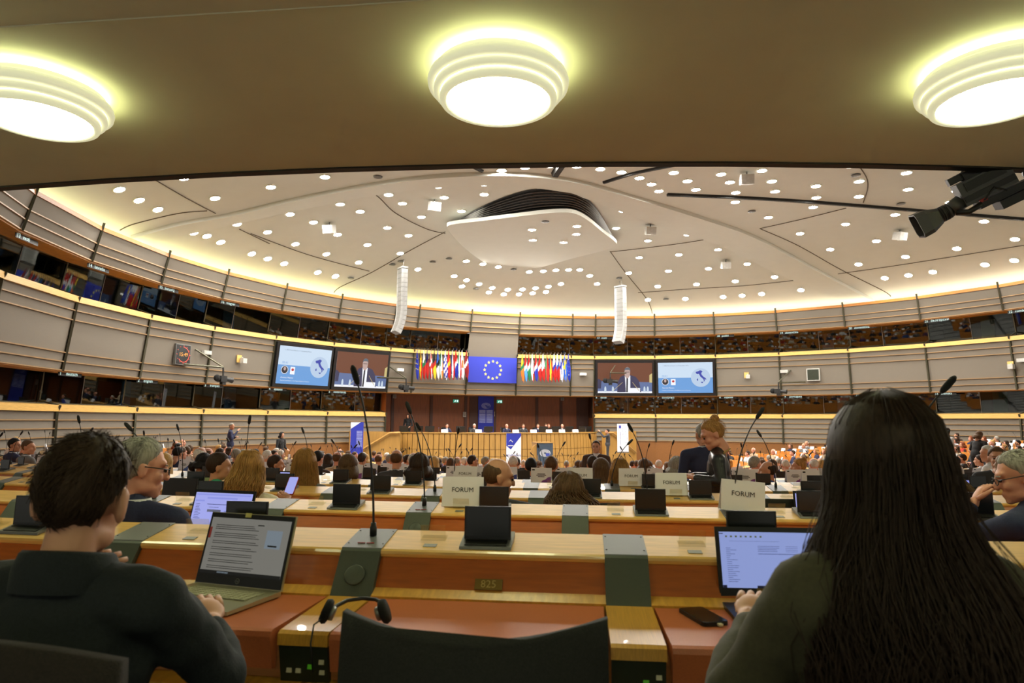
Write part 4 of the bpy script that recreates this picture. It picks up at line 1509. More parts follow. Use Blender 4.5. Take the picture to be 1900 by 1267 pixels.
# ---------------------------------------------------------------- recognisable people in the middle distance
B_sit = body_meshes()
B_sitf = body_meshes(sh=0.165, fat=0.92)
B_left = body_meshes(hyaw=55)
B_right = body_meshes(hyaw=-55)
B_rightn = body_meshes(hyaw=-42, vox=0.008, jvox=0.014, hpitch=8, fat=1.05)
B_bald = body_meshes(hyaw=-68, hpitch=8, vox=0.0085, fat=1.08, sh=0.2, jvox=0.014)
B_curl = body_meshes(hyaw=22, vox=0.010, sh=0.17)
B_down = body_meshes(hpitch=18, head=(0, 0.06, 1.15))
B_phone = body_meshes(sh=0.18, hpitch=12, head=(0, 0.05, 1.16), elbR=(0.27, 0.15, 0.80), wrR=(0.14, 0.34, 0.93), palmR=(0.5, -0.5, 0.6))
B_lean = body_meshes(head=(-0.06, 0.16, 1.08), hpitch=25, sh=0.18)

NEARG = 'people seated in the nearer rows'
def near(label, px, py, d, yaw, B, hair, hcol, cloth, **kw):
    hmesh = None
    if kw.pop('strand', 0):
        pass
    return person(label, place(B, px, py, d, yaw), B, hair if not kw.get('hair_me') else None, hcol, cloth, group=NEARG, **kw)


near('grey-haired man with dark glasses and navy jacket, seated beyond the young man', 262, 868, 2.95, -6, B_rightn, None, 'grey', 'navy', skin='skin_pink', face=True, glasses=True, collar='white', hair_me=hair_mesh('textured', 8, 1300))
near('bald man in a blue-grey suit turned to the curly-haired woman', 925, 886, 4.55, -4, B_bald, 'bald', 'brown', 'charcoal', face=True, collar='white')
near('curly brown-haired woman in black beside the bald man', 1053, 917, 4.45, 4, B_curl, None, 'brown', 'black', glasses=True, hair_me=hair_mesh('curly', 5, 260))
PHONE_WOMAN = near('honey-blond woman in a cream jacket holding a phone', 463, 872, 4.7, -8, B_phone, None, 'honey blond', 'cream', hair_me=hair_mesh('bob', 6, 260, 0.20))
near('woman with long blond hair over a grey jacket', 566, 862, 5.7, -6, B_sitf, None, 'honey blond', 'grey', hair_me=hair_mesh('long', 7, 260, 0.36))
near('short-haired person in a green turtleneck', 407, 866, 6.2, -10, B_right, 'short', 'dark brown', 'green')
near('woman with a brown bob and dark jacket left of the tall microphone', 646, 866, 6.9, -4, B_sitf, 'bob', 'brown', 'charcoal')
near('person with dark curly hair in a navy jacket', 778, 866, 7.0, -3, B_sit, 'curly', 'dark brown', 'navy')
near('blond woman with straight hair beside the grey-haired man', 305, 861, 8.0, -8, B_sitf, 'long', 'blond', 'white')
near('man with cropped brown hair in a grey tweed jacket', 1022, 864, 8.6, 0, B_sit, 'crop', 'brown', 'grey')
near('black-haired man near the centre of the hall', 985, 866, 9.6, 0, B_sit, 'short', 'black', 'navy')
near('woman with wavy brown hair in a beige top', 1115, 872, 7.3, 3, B_sitf, 'long', 'brown', 'beige')
near('woman with long straight blond hair between two white cards', 1150, 876, 6.6, 2, B_sitf, None, 'honey blond', 'beige', hair_me=hair_mesh('long', 9, 200, 0.34))
near('dark-haired man below the standing man in brown', 1100, 862, 9.6, 0, B_sit, 'short', 'dark brown', 'charcoal')
near('grey curly-haired man in a navy suit left of the standing woman', 1255, 868, 8.6, 6, B_sit, 'curly', 'grey', 'navy')
near('balding man with a headset in a blue shirt', 1424, 874, 8.6, 12, B_left, 'bald', 'dark brown', 'blue')
near('blond woman with pinned-up hair in navy', 1482, 866, 10.5, 14, B_left, 'bun', 'honey blond', 'navy')
near('man with dark hair and glasses in navy, far left of the photo', 27, 826, 12.5, -30, B_right, 'short', 'black', 'navy', collar='white', glasses=True)
near('man with brown crop and headset in a grey suit, far left', 53, 830, 11.5, -30, B_right, 'crop', 'brown', 'grey', collar='white')
near('man with grey hair in dark blue behind the blond woman', 330, 842, 12.5, -12, B_down, 'short', 'black', 'navy')
near('dark curly-haired person in black slumped over the desk', 378, 862, 8.6, -10, B_lean, 'curly', 'black', 'black')
near('dark-haired man turned right beside the green turtleneck', 512, 862, 9.2, -12, B_right, 'short', 'dark brown', 'black')
near('woman with very long brown hair leaning over beside the dark-haired woman', 1738, 872, 5.0, 20, B_lean, None, 'brown', 'brown', hair_me=hair_mesh('long', 13, 260, 0.40))
near('woman with light brown bob in front of the man touching his glasses', 1866, 870, 6.4, 22, B_sitf, 'bob', 'light brown', 'black')
near('man facing the camera behind the light brown bob', 1850, 850, 7.6, 150, B_sit, 'short', 'brown', 'charcoal', face=True, collar='white')
near('white-haired man with a headset in a white shirt', 1832, 842, 10.0, 40, B_left, 'crop', 'white', 'white')

# right-hand man resting his face on his hand
Br = body_meshes(head=(0, 0.10, 1.12), hyaw=30, hpitch=14, sh=0.20, elbL=(-0.20, 0.36, 0.78), wrL=(-0.085, 0.275, 0.985), palmL=(-0.7, 0.6, 0.1), elbR=(0.26, 0.2, 0.74), wrR=(0.05, 0.42, 0.80), vox=0.008, jvox=0.013, curl=0.9)
person('man in a navy sweater touching his glasses at the right picture edge', place(Br, 1893, 884, 3.35, 32), Br, None, 'grey', 'navy', 'skin_pink', None, True, True, None, hair_mesh('textured', 4, 900))

# ---------------------------------------------------------------- standing people
Bs = body_meshes(stand=True, head=(0, 0.07, 1.55), hyaw=10, hpitch=24, sh=0.165, fat=0.88, elbL=(-0.22, 0.02, 0.68), wrL=(-0.06, 0.24, 0.70), elbR=(0.22, 0.02, 0.68), wrR=(0.04, 0.25, 0.71), vox=0.008, jvox=0.012, curl=0.8)
person('standing woman with pinned-up blond hair in a black leather jacket', place(Bs, 1322, 806, 6.0, 78), Bs, None, 'honey blond', 'black', 'skin_pink', None, True, False, None, hair_mesh('bun', 3, 200))
LEATHER = pm('cloth_leather', (30, 30, 32), 0.32, scale=30, amt=0.3, bump=0.25)
wst = [o for o in COL.objects if o.get('label', '').startswith('standing woman with pinned-up')][0]
for ch in wst.children:
    if ch.name.startswith('clothing'):
        ch.material_slots[0].link = 'OBJECT'
        ch.material_slots[0].material = LEATHER
mb = MB(); mb.tube([(-0.06, 0.10, 1.05), (-0.075, 0.06, 1.22), (-0.06, -0.02, 1.40), (0, -0.075, 1.43), (0.06, -0.02, 1.40), (0.075, 0.06, 1.22), (0.06, 0.10, 1.05)], 0.007, 4)
mk('lanyard', mb, 'brass_text', wst)
Bst = body_meshes(stand=True, head=(0, 0.02, 1.63), sh=0.21, elbL=(-0.27, 0.0, 0.62), wrL=(-0.22, 0.16, 0.55), elbR=(0.27, 0.0, 0.62), wrR=(0.22, 0.16, 0.55))
Bbent = body_meshes(stand=True, head=(0, 0.16, 1.50), hpitch=26, sh=0.2, elbL=(-0.25, 0.1, 0.62), wrL=(-0.15, 0.3, 0.62), elbR=(0.25, 0.1, 0.62), wrR=(0.12, 0.32, 0.62))
Bcam = body_meshes(stand=True, head=(0, 0.02, 1.62), sh=0.2, elbL=(-0.25, 0.2, 0.85), wrL=(-0.10, 0.40, 1.12), elbR=(0.25, 0.2, 0.85), wrR=(0.05, 0.42, 1.12))
Barm = body_meshes(stand=True, head=(0, 0.03, 1.62), hyaw=-30, sh=0.2, elbL=(-0.26, 0.05, 0.68), wrL=(0.05, 0.2, 0.75), elbR=(0.26, 0.05, 0.68), wrR=(0.02, 0.25, 0.98))
STG = 'standing people'
for lb, px, py, d, yaw, B, hair, hcol, cloth, kw in (
        ('man in a blue suit standing behind the woman in leather', 1304, 806, 7.4, 8, Bst, 'crop', 'grey', 'navy', dict(collar='white')),
        ('bald bearded man standing in a brown sweater facing the camera', 1106, 829, 13.2, 165, Bst, 'crop', 'dark brown', 'brown', dict(collar='white', face=True)),
        ('man in a blue suit standing with folded arms by the left wall', 430, 791, 25.5, -70, Barm, 'crop', 'grey', 'navy', dict()),
        ('dark-haired woman in a striped shirt standing by the left wall', 523, 807, 29.0, -110, Bst, 'bob', 'black', 'black', dict()),
        ('waistcoated man in a white shirt standing on the right', 1757, 801, 21.0, -80, Bbent, 'short', 'dark brown', 'white', dict()),
        ('woman in a black top standing among the rows on the right', 1817, 808, 20.0, -75, Bbent, 'bob', 'brown', 'black', dict()),
        ('cameraman in dark clothes filming at the right end of the podium', 1127, 800, 35.0, 80, Bcam, 'crop', 'black', 'charcoal', dict()),
        ('dark-haired woman standing behind the podium equipment', 757, 772, 40.0, 160, Bst, 'long', 'black', 'black', dict())):
    person(lb, place(B, px, py, d, yaw), B, hair, hcol, cloth, group=STG, **kw)

# ---------------------------------------------------------------- audience
SPECIAL = [(to_px(o.matrix_world @ Vector((0, 0.02, 1.15))), o) for o in COL.objects if o.name.startswith('person')]
occ = []
VAR = [('short', 'black', B_sit), ('short', 'dark brown', B_sit), ('crop', 'brown', B_sit), ('crop', 'grey', B_sit), ('bald', 'grey', B_sit), ('bald', 'brown', B_sit), ('short', 'white', B_sit), ('long', 'brown', B_sitf), ('long', 'blond', B_sitf), ('bob', 'honey blond', B_sitf), ('bob', 'dark brown', B_sitf), ('curly', 'brown', B_sitf), ('bun', 'blond', B_sitf), ('bob', 'reddish', B_sitf), ('short', 'brown', B_left), ('crop', 'dark brown', B_right), ('bob', 'blond', B_left), ('short', 'grey', B_right), ('short', 'black', B_down), ('bald', 'white', B_down)]
CL = ['navy', 'navy', 'navy', 'black', 'black', 'charcoal', 'charcoal', 'grey', 'blue', 'white', 'cream', 'brown', 'red', 'beige', 'purple']
rp = random.Random(21)
nrow = {}
for k, j, Mc, arc, q in SEATS:
    if k < 4 or not q:
        continue
    x = q[0]
    if not (-30 < x < 1930):
        continue
    dens = 0.62
    if x > 1300:
        dens = 0.5
    if k == 4:
        dens = 0.3
    if rp.random() > dens:
        continue
    hair, hcol, B = rp.choice(VAR)
    Mr = Mc @ T(rp.uniform(-0.05, 0.05), -0.62 + rp.uniform(-0.05, 0.05), 0) @ RZ(rp.uniform(-0.25, 0.25))
    hp = Mr @ B['H'].translation
    hq = to_px(hp)
    if hq is None:
        continue
    clash = False
    for s, o in SPECIAL:
        if s and abs(s[2] - hq[2]) < 0.75 and abs(s[0] - hq[0]) / F_PX * hq[2] < 0.55:
            clash = True
    # keep the sight of the recognisable people free
    for s, o in SPECIAL:
        if s and hq[2] < s[2] - 0.2 and abs(s[0] - hq[0]) < 16 + 110 / hq[2] and s[2] < 16 and hq[1] < s[1] + 25:
            clash = True
    if clash:
        continue
    cl = rp.choice(CL)
    nrow[k] = nrow.get(k, 0) + 1
    person('%s-haired person in %s in the %s row from the camera, %s from the left' % (hcol.replace(' ', '-') if hair != 'bald' else 'balding ' + hcol, cl, rowword(k), ordw(nrow[k])), Mr @ SC(0.97 if B is B_sitf else 1.0), B, hair, hcol, cl, rp.choice(['skin', 'skin_pink']), 'white' if (cl in ('navy', 'charcoal', 'black', 'grey') and B is not B_sitf) else None, group='audience seated in the rows')

# ================================================================== HALL FITTINGS
em('scr_light', (206, 226, 246), 0.95); em('scr_blue', (104, 160, 222), 0.95); em('scr_white', (244, 246, 252), 1.0); em('scr_navy', (50, 68, 176), 0.9)
em('scr_text', (90, 110, 140), 0.9); em('scr_red', (196, 40, 48), 0.9); em('scr_dark', (34, 32, 46), 0.8); em('scr_suit', (54, 54, 92), 0.8); em('scr_skin', (196, 168, 160), 0.9)
em('scr_hair', (92, 104, 116), 0.9); em('scr_wood', (120, 66, 40), 0.8); em('scr_bench', (96, 118, 168), 0.85); em('scr_pale', (186, 208, 234), 0.95); em('scr_glass', (210, 226, 240), 0.9); em('scr_yellow', (214, 196, 130), 0.9)


def flat(name, pts, m, parent, y, Mx=None):
    mb = MB(); mb.poly([(x, y, z) for x, z in pts])
    return mk(name, mb, m, parent, Mx)


def disc(cx, cz, rx, rz=None, n=24):
    rz = rz or rx
    return [(cx + rx * math.cos(2 * math.pi * i / n), cz + rz * math.sin(2 * math.pi * i / n)) for i in range(n)]


ITALY = [(0.30, 0.93), (0.42, 0.99), (0.55, 0.98), (0.66, 0.90), (0.56, 0.80), (0.54, 0.70), (0.62, 0.58), (0.74, 0.46), (0.90, 0.36), (0.98, 0.26), (0.93, 0.22), (0.84, 0.28), (0.80, 0.30), (0.84, 0.20), (0.78, 0.08), (0.72, 0.06), (0.74, 0.18), (0.70, 0.28), (0.58, 0.38), (0.46, 0.48), (0.38, 0.62), (0.32, 0.72), (0.20, 0.68), (0.10, 0.74), (0.06, 0.86), (0.18, 0.90)]
SARD = [(0.16, 0.30), (0.24, 0.34), (0.26, 0.18), (0.18, 0.14), (0.13, 0.2)]
SICI = [(0.46, 0.04), (0.68, 0.06), (0.66, -0.06), (0.56, -0.04)]


def slide(scr, W, H, y):
    P = lambda x, z: (x * W, z * H)
    flat('slide_background', [P(0, 0), P(1, 0), P(1, 1), P(0, 1)], 'scr_light', scr, y)
    flat('slide_lower_band', [P(0, 0), P(1, 0), P(1, 0.5), P(0, 0.5)], 'scr_blue', scr, y - 0.004)
    flat('map_disc', disc(0.78 * W, 0.50 * H, 0.175 * W, 0.175 * W, 32), 'scr_pale', scr, y - 0.008)
    ox, oz, s = 0.68 * W, 0.34 * H, 0.20 * W
    for pts in (ITALY, SARD, SICI):
        flat('map_shape', [(ox + a * s * 1.05, oz + b * s * 1.15) for a, b in pts], 'scr_navy', scr, y - 0.012)
    flat('portrait_disc', disc(0.13 * W, 0.37 * H, 0.065 * W, 0.065 * W), 'scr_white', scr, y - 0.008)
    flat('portrait', disc(0.13 * W, 0.37 * H, 0.057 * W, 0.057 * W), 'scr_dark', scr, y - 0.012)
    flat('portrait_face', disc(0.13 * W, 0.40 * H, 0.022 * W, 0.03 * W), 'scr_skin', scr, y - 0.016)
    flat('party_card', [P(0.235, 0.26), P(0.32, 0.26), P(0.32, 0.46), P(0.235, 0.46)], 'scr_white', scr, y - 0.008)
    flat('party_mark', disc(0.278 * W, 0.385 * H, 0.025 * W, 0.022 * W, 10), 'scr_red', scr, y - 0.012)
    for s_, sz, x, z, m in (('1. 2022 Annual Report on Competition Policy', 0.072, 0.09, 0.90, 'scr_text'), ('00:41', 0.14, 0.07, 0.56, 'scr_blue'), ('Antonio Mazzeo', 0.095, 0.07, 0.17, 'scr_white'), ('President and Member of the Regional Council of Tuscany', 0.062, 0.07, 0.09, 'scr_white')):
        mk('lettering', text_mesh(s_, sz * H / 1.0 * 0.62 if s_ != '00:41' else sz * H * 0.6, 'LEFT'), m, scr, T(x * W, y - 0.016, z * H) @ RX(math.pi / 2))


def video(scr, W, H, y):
    P = lambda L: [(a * W, b * H) for a, b in L]
    flat('video_wall', P([(0, 0), (1, 0), (1, 1), (0, 1)]), 'scr_wood', scr, y)
    flat('video_bench', P([(0, 0.06), (1, 0.06), (1, 0.36), (0, 0.40)]), 'scr_bench', scr, y - 0.004)
    flat('video_desk', P([(0, 0), (1, 0), (1, 0.06), (0, 0.06)]), 'scr_white', scr, y - 0.006)
    flat('video_lamp', P([(0.95, 0.35), (1, 0.35), (1, 0.66), (0.97, 0.62), (0.95, 0.6)]), 'scr_yellow', scr, y - 0.008)
    flat('video_neighbour', P([(0, 0.15), (0.06, 0.15), (0.07, 0.4), (0.03, 0.46), (0, 0.47)]), 'scr_suit', scr, y - 0.010)
    flat('video_suit', P([(0.36, 0.03), (0.80, 0.03), (0.76, 0.40), (0.70, 0.54), (0.60, 0.60), (0.50, 0.60), (0.42, 0.54), (0.37, 0.36)]), 'scr_suit', scr, y - 0.012)
    flat('video_shirt', P([(0.52, 0.03), (0.60, 0.03), (0.60, 0.58), (0.50, 0.58)]), 'scr_white', scr, y - 0.016)
    flat('video_tie', P([(0.525, 0.03), (0.555, 0.03), (0.56, 0.54), (0.53, 0.54)]), 'scr_dark', scr, y - 0.020)
    flat('video_face', disc(0.545 * W, 0.68 * H, 0.052 * W, 0.105 * W), 'scr_skin', scr, y - 0.022)
    flat('video_hair', P([(0.485, 0.72), (0.50, 0.82), (0.545, 0.86), (0.59, 0.83), (0.605, 0.72), (0.58, 0.77), (0.51, 0.77)]), 'scr_hair', scr, y - 0.026)
    flat('video_brow', P([(0.505, 0.69), (0.585, 0.69), (0.585, 0.705), (0.505, 0.705)]), 'scr_dark', scr, y - 0.026)
    flat('video_nameplate', P([(0.56, 0.02), (0.78, 0.02), (0.78, 0.17), (0.56, 0.17)]), 'scr_white', scr, y - 0.024)
    for a, b in ((0.46, 0.36), (0.64, 0.74)):
        flat('video_microphone', P([(a - 0.004, 0.36), (a + 0.004, 0.36), (b + 0.006 - (0.08 if a < 0.5 else -0.02), 0.08), (b - 0.006 - (0.08 if a < 0.5 else -0.02), 0.08)]), 'scr_yellow', scr, y - 0.028)
    for a in (0.14, 0.28, 0.86, 0.92):
        flat('video_bottle', P([(a - 0.02, 0.04), (a + 0.02, 0.04), (a + 0.018, 0.16), (a + 0.008, 0.22), (a - 0.008, 0.22), (a - 0.018, 0.16)]), 'scr_glass', scr, y - 0.024)


for m, kind, where in ((4, 's', 'on the left wall'), (5, 'v', 'next to the left flag row'), (11, 'v', 'next to the right flag row'), (12, 's', 'on the right wall')):
    i = m + 2
    M, W, H = bay_matrix(i, RC, ZC + 0.06, RB, ZB - 0.06, 0.16)
    t = thing('video_screen', ('wall screen with a pale blue map slide, %s' if kind == 's' else 'wall screen with live video of a speaker, %s') % where, 'screen', M)
    mb = MB(); mb.box((W / 2, 0.05, H / 2), (W - 0.16, 0.16, H)); mk('screen_frame', mb, 'frame_black', t)
    mb = MB(); mb.box((W / 2, -0.035, H / 2), (W - 0.42, 0.02, H - 0.30)); pn = mk('screen_panel', mb, 'frame_black', t, T(0, 0, 0))
    holder = bpy.data.objects.new('tmp', None)
    scr = mk('screen_picture', (lambda q: (q.poly([(0, 0, 0), (W - 0.44, 0, 0), (W - 0.44, 0, H - 0.32), (0, 0, H - 0.32)]), q)[1])(MB()), 'scr_light', t, T(0.22, -0.05, 0.16))
    bpy.data.objects.remove(holder)
    (slide if kind == 's' else video)(scr, W - 0.44, H - 0.32, -0.004)

# ---------------------------------------------------------------- European flag panel
M, W, H = bay_matrix(10, RC - 0.25, ZC + 0.72, RB, ZB - 0.02, 0.10)
t = thing('flag_panel', 'large blue panel with a ring of twelve yellow stars behind the podium', 'flag', M)
mb = MB(); mb.box((W / 2, 0.03, H / 2), (W - 0.10, 0.06, H)); mk('panel_board', mb, 'blue_cloth', t)
for s in range(12):
    a = 2 * math.pi * s / 12
    cx, cz = W / 2 + 0.47 * math.sin(a) * 1.12, H / 2 + 0.52 * math.cos(a)
    mb = MB()
    pts = []
    for q in range(10):
        r = 0.105 if q % 2 == 0 else 0.042
        pts.append((cx + r * math.sin(math.pi * q / 5), cz + r * math.cos(math.pi * q / 5)))
    mb.prism(pts, -0.012, 0.001)
    mk('star', mb, 'star_yellow', t)

# ---------------------------------------------------------------- national flags
FC = {'k': (24, 22, 24), 'w': (232, 232, 236), 'r': (190, 34, 30), 'b': (38, 54, 170), 'n': (34, 36, 100), 'y': (236, 196, 40), 'g': (34, 128, 82), 'o': (232, 120, 40), 'c': (80, 150, 220), 'm': (140, 24, 30), 'l': (64, 150, 60), 'u': (44, 96, 190)}
for kx, v in FC.items():
    pm('flag_' + kx, v, 0.8, scale=40, amt=0.06)
FL_L = [('eu', 'European', 'b'), ('v', 'Belgian', 'kyr'), ('h', 'Bulgarian', 'wgr'), ('h', 'Czech', 'nrr'), ('x', 'Danish', 'rwr'), ('h', 'German', 'kry'), ('h', 'Estonian', 'ukw'), ('v', 'Irish', 'gwo'), ('s', 'Greek', 'bw'), ('h', 'Spanish', 'ryr'), ('v', 'French', 'nwr'), ('h', 'Croatian', 'rwb'), ('v', 'Italian', 'gwr'), ('d', 'Cypriot', 'wo'), ('h', 'Latvian', 'mwm')]
FL_R = [('h', 'Lithuanian', 'ygo'), ('h', 'Luxembourg', 'rwc'), ('h', 'Hungarian', 'rwg'), ('v', 'Maltese', 'wwr'), ('h', 'Dutch', 'rwb'), ('h', 'Austrian', 'rwr'), ('h', 'Polish', 'wwr'), ('v', 'Portuguese', 'grr'), ('v', 'Romanian', 'nyr'), ('h', 'Slovenian', 'wbr'), ('h', 'Slovak', 'wur'), ('x', 'Finnish', 'wbw'), ('x', 'Swedish', 'uyu'), ('eu', 'second European', 'b')]
FPX_L = [773, 779, 785.5, 791.5, 798.5, 805, 811.5, 817.5, 825.5, 831.5, 838.5, 845, 851, 856.5, 864.5]
FPX_R = [968.5, 974.5, 980.5, 987, 993.5, 1000.5, 1007, 1014, 1020.5, 1027.5, 1033.5, 1040, 1047, 1054]
COLN = {'eu': 'blue flag with yellow stars'}


def flag(px, kind, cols, label, lean):
    top = un_wall(px, 650 if px < 900 else 657, RB - 0.55)
    q = math.atan2(top.x - C.x, top.y - C.y)
    M = frame(top, (math.cos(q), -math.sin(q), 0), (0, 0, 1))
    t = thing('national_flag', label, 'flag', M, 'flags hung beside the blue star panel')
    mb = MB(); mb.tube([(0.06 * lean, -0.10, 0.10), (0.0, 0.0, -0.2), (-0.06 * lean, 0.22, -1.05)], 0.014, 6)
    mk('flag_pole', mb, 'grey_metal', t)
    mats = []
    for c_ in cols:
        mats.append('flag_' + c_)
    if kind == 'eu':
        mats = ['flag_b', 'star_yellow']
    NU, NV = 10, 22
    mb = MB()
    Lh = 1.62
    G_ = []
    for v in range(NV + 1):
        tv = v / NV
        w = 0.02 + 0.33 * sst(tv, -0.1, 0.62) - 0.20 * sst(tv, 0.72, 1.0)
        row_ = []
        for u in range(NU + 1):
            tu = u / NU - 0.5
            fold = 0.05 * math.sin(tu * 16 + px) * sst(tv, 0.0, 0.3)
            zb = -Lh * tv * (1 + 0.10 * tu * lean) - (0.10 * abs(tu) if tv > 0.8 else 0)
            row_.append((tu * w * 0.72 + 0.10 * lean * tv * 0.4, -0.06 - 0.04 * tv + fold, zb))
        G_.append(row_)
    base = len(mb.v)
    for r_ in G_:
        mb.v += r_
    nb_ = len(cols)
    for v in range(NV):
        for u in range(NU):
            tu, tv = (u + 0.5) / NU, (v + 0.5) / NV
            dg_ = tv + 0.28 * (tu - 0.5) * lean      # stripes run across the hanging cloth
            if kind == 'h':
                mi = min(nb_ - 1, int(sst(dg_, 0.12, 0.85) * nb_))
            elif kind == 'v':
                mi = min(nb_ - 1, int(min(0.999, max(0, tu * 0.75 + tv * 0.25)) * nb_))
            elif kind == 'x':
                mi = 1 if (abs(tv - 0.42 + 0.35 * (tu - 0.5)) < 0.07 or abs(tu - 0.5 - 0.5 * (tv - 0.5)) < 0.09) else (0 if tv < 0.95 else 2)
            elif kind == 's':
                mi = int((tv * 9 + tu * 3)) % 2
            elif kind == 'd':
                mi = 1 if (abs(tv - 0.5) < 0.12 and abs(tu - 0.55) < 0.2) else 0
            else:
                mi = 1 if ((u in (2, 6) and v in (6, 10, 14)) or (u == 4 and v in (4, 17))) else 0
            a = base + v * (NU + 1) + u
            mb.face((a, a + NU + 1, a + NU + 2, a + 1), mi)
    mk('flag_cloth', mb, mats, t, None, True)


for L_, P_, side, ln in ((FL_L, FPX_L, 'left', 1), (FL_R, FPX_R, 'right', 1)):
    for n_, ((kd, nm_, cols), px) in enumerate(zip(L_, P_)):
        flag(px, kd, cols, '%s flag on a pole, %s of the flags %s of the star panel' % (nm_, ordw(n_ + 1), side), ln)

# ---------------------------------------------------------------- line-array loudspeakers
for px, ytop, ybot, dd, lb in ((747, 486, 620, 35.0, 'left of the flags'), (1151, 520, 638, 39.4, 'right of the flags')):
    a, b = un_d(px, ytop + 14, dd), un_d(px, ybot, dd)
    ztop, zbot = a.z, b.z
    yaw = -1.0 if px < 900 else -0.8
    t = thing('line_array_speaker', 'tall white curved line-array loudspeaker hanging %s' % lb, 'loudspeaker', T(a.x, a.y, ztop) @ RZ(yaw))
    NC = 14
    Hh = (ztop - zbot) / NC
    x0, ang, yy, zz = 0.0, 0.0, 0.0, 0.0
    for c_ in range(NC):
        mb = MB()
        mb.box((0, 0, -Hh / 2), (0.62, 0.34, Hh * 0.96))
        cab = mk('speaker_cabinet', mb, 'speaker_white', t, T(0, yy, zz) @ RX(-ang))
        g2 = MB(); g2.box((0.06, -0.175, -Hh / 2), (0.42, 0.012, Hh * 0.86)); mk('grille', g2, 'speaker_grille', cab)
        ang2 = 0.0 if c_ < 8 else 0.085 * (c_ - 7)
        yy += Hh * math.sin(-ang)
        zz -= Hh * math.cos(ang)
        ang = ang2
    mb = MB(); mb.box((0, 0, 0.08), (0.66, 0.34, 0.09)); mk('rigging_frame', mb, 'speaker_white', t)
    mb = MB(); mb.tube([(0.12, 0, 0.1), (0.12, 0, 0.75)], 0.012, 5); mk('suspension_cable', mb, 'grey_metal', t)
    mb = MB(); mb.tube([(-0.12, 0.1, 0.1), (-0.12, 0.1, 0.45)], 0.012, 5); mk('suspension_cable', mb, 'grey_metal', t)

# ---------------------------------------------------------------- podium
def pod(s, t_, z):
    p = FX + AX * s + BX * t_
    return Vector((p.x, p.y, z))


PZ0, PZ1, PFL = ZWELL, -0.60, -1.42
PR = 8.7
sC = 4.4 - PR
def parc(q, r, z):
    return pod(sC + r * math.cos(q), r * math.sin(q), z)
qe = math.asin(6.0 / PR)
podium = thing('podium', 'long curved honey wood podium bench below the blue star panel', 'podium', T(pod(4, 0, PZ0)))
pI = podium.matrix_world.inverted()
NPL = 44
bands = [(PZ0, PZ0 + 0.34), (PZ0 + 0.36, PZ0 + 0.72), (PZ0 + 0.74, PZ0 + 1.10), (PZ0 + 1.12, PZ1 - 0.06)]
for s in range(NPL):
    a, b = -qe + 2 * qe * s / NPL + 0.002, -qe + 2 * qe * (s + 1) / NPL - 0.002
    for z0, z1 in bands:
        mb = MB()
        lean = 0.16
        r0, r1 = PR + lean * (PZ1 - z0) / 1.7 * 0.4, PR + lean * (PZ1 - z1) / 1.7 * 0.4
        mb.hexa([parc(a, r0, z0), parc(b, r0, z0), parc(b, r0 - 0.06, z0), parc(a, r0 - 0.06, z0), parc(a, r1, z1), parc(b, r1, z1), parc(b, r1 - 0.06, z1), parc(a, r1 - 0.06, z1)])
        mk('plank', mb, 'podium_wood', podium, pI)
mb = MB()
for s in range(NPL):
    a, b = -qe + 2 * qe * s / NPL, -qe + 2 * qe * (s + 1) / NPL
    mb.quad(parc(a, PR - 0.05, PZ0), parc(b, PR - 0.05, PZ0), parc(b, PR - 0.05, PZ1), parc(a, PR - 0.05, PZ1))
mk('groove_backing', mb, 'podium_groove', podium, pI)
mb = MB()
for s in range(NPL):
    a, b = -qe + 2 * qe * s / NPL, -qe + 2 * qe * (s + 1) / NPL
    mb.hexa([parc(a, PR + 0.05, PZ1 - 0.05), parc(b, PR + 0.05, PZ1 - 0.05), parc(b, PR - 0.75, PZ1 - 0.05), parc(a, PR - 0.75, PZ1 - 0.05), parc(a, PR + 0.05, PZ1), parc(b, PR + 0.05, PZ1), parc(b, PR - 0.75, PZ1), parc(a, PR - 0.75, PZ1)])
mk('bench_top', mb, 'podium_wood', podium, pI)
mb = MB()
for s in range(NPL):
    a, b = -qe + 2 * qe * s / NPL, -qe + 2 * qe * (s + 1) / NPL
    pa, pb = parc(a, PR - 0.1, PFL), parc(b, PR - 0.1, PFL)
    mb.quad(pa, pb, pod(-3.0, 6.2 * math.sin(b) / math.sin(qe), PFL), pod(-3.0, 6.2 * math.sin(a) / math.sin(qe), PFL))
mk('podium_floor', mb, 'carpet', podium, pI)
for sg, lb in ((-1, 'left'), (1, 'right')):
    w = thing('stair_enclosure', 'wooden stair enclosure with slanting handrail at the %s end of the podium' % lb, 'stairs', T(pod(2.6, sg * 7.2, PZ0)))
    wI = w.matrix_world.inverted()
    mb = MB()
    e0, e1 = 6.05, 8.6
    mb.hexa([pod(3.0, sg * e0, PZ0), pod(2.2, sg * e1, PZ0), pod(1.9, sg * e1, PZ0), pod(2.6, sg * e0, PZ0), pod(3.0, sg * e0, PZ1), pod(2.2, sg * e1, PZ1 + 0.06), pod(1.9, sg * e1, PZ1 + 0.06), pod(2.6, sg * e0, PZ1)])
    mk('side_panel', mb, 'podium_wood', w, wI)
    mb = MB(); mb.tube([pod(3.12, sg * 6.1, PZ1 - 0.02), pod(2.95, sg * 6.6, PZ1 - 0.04), pod(2.35, sg * 8.5, PZ0 + 0.75)], 0.07, 4)
    mk('handrail', mb, 'podium_wood', w, wI)

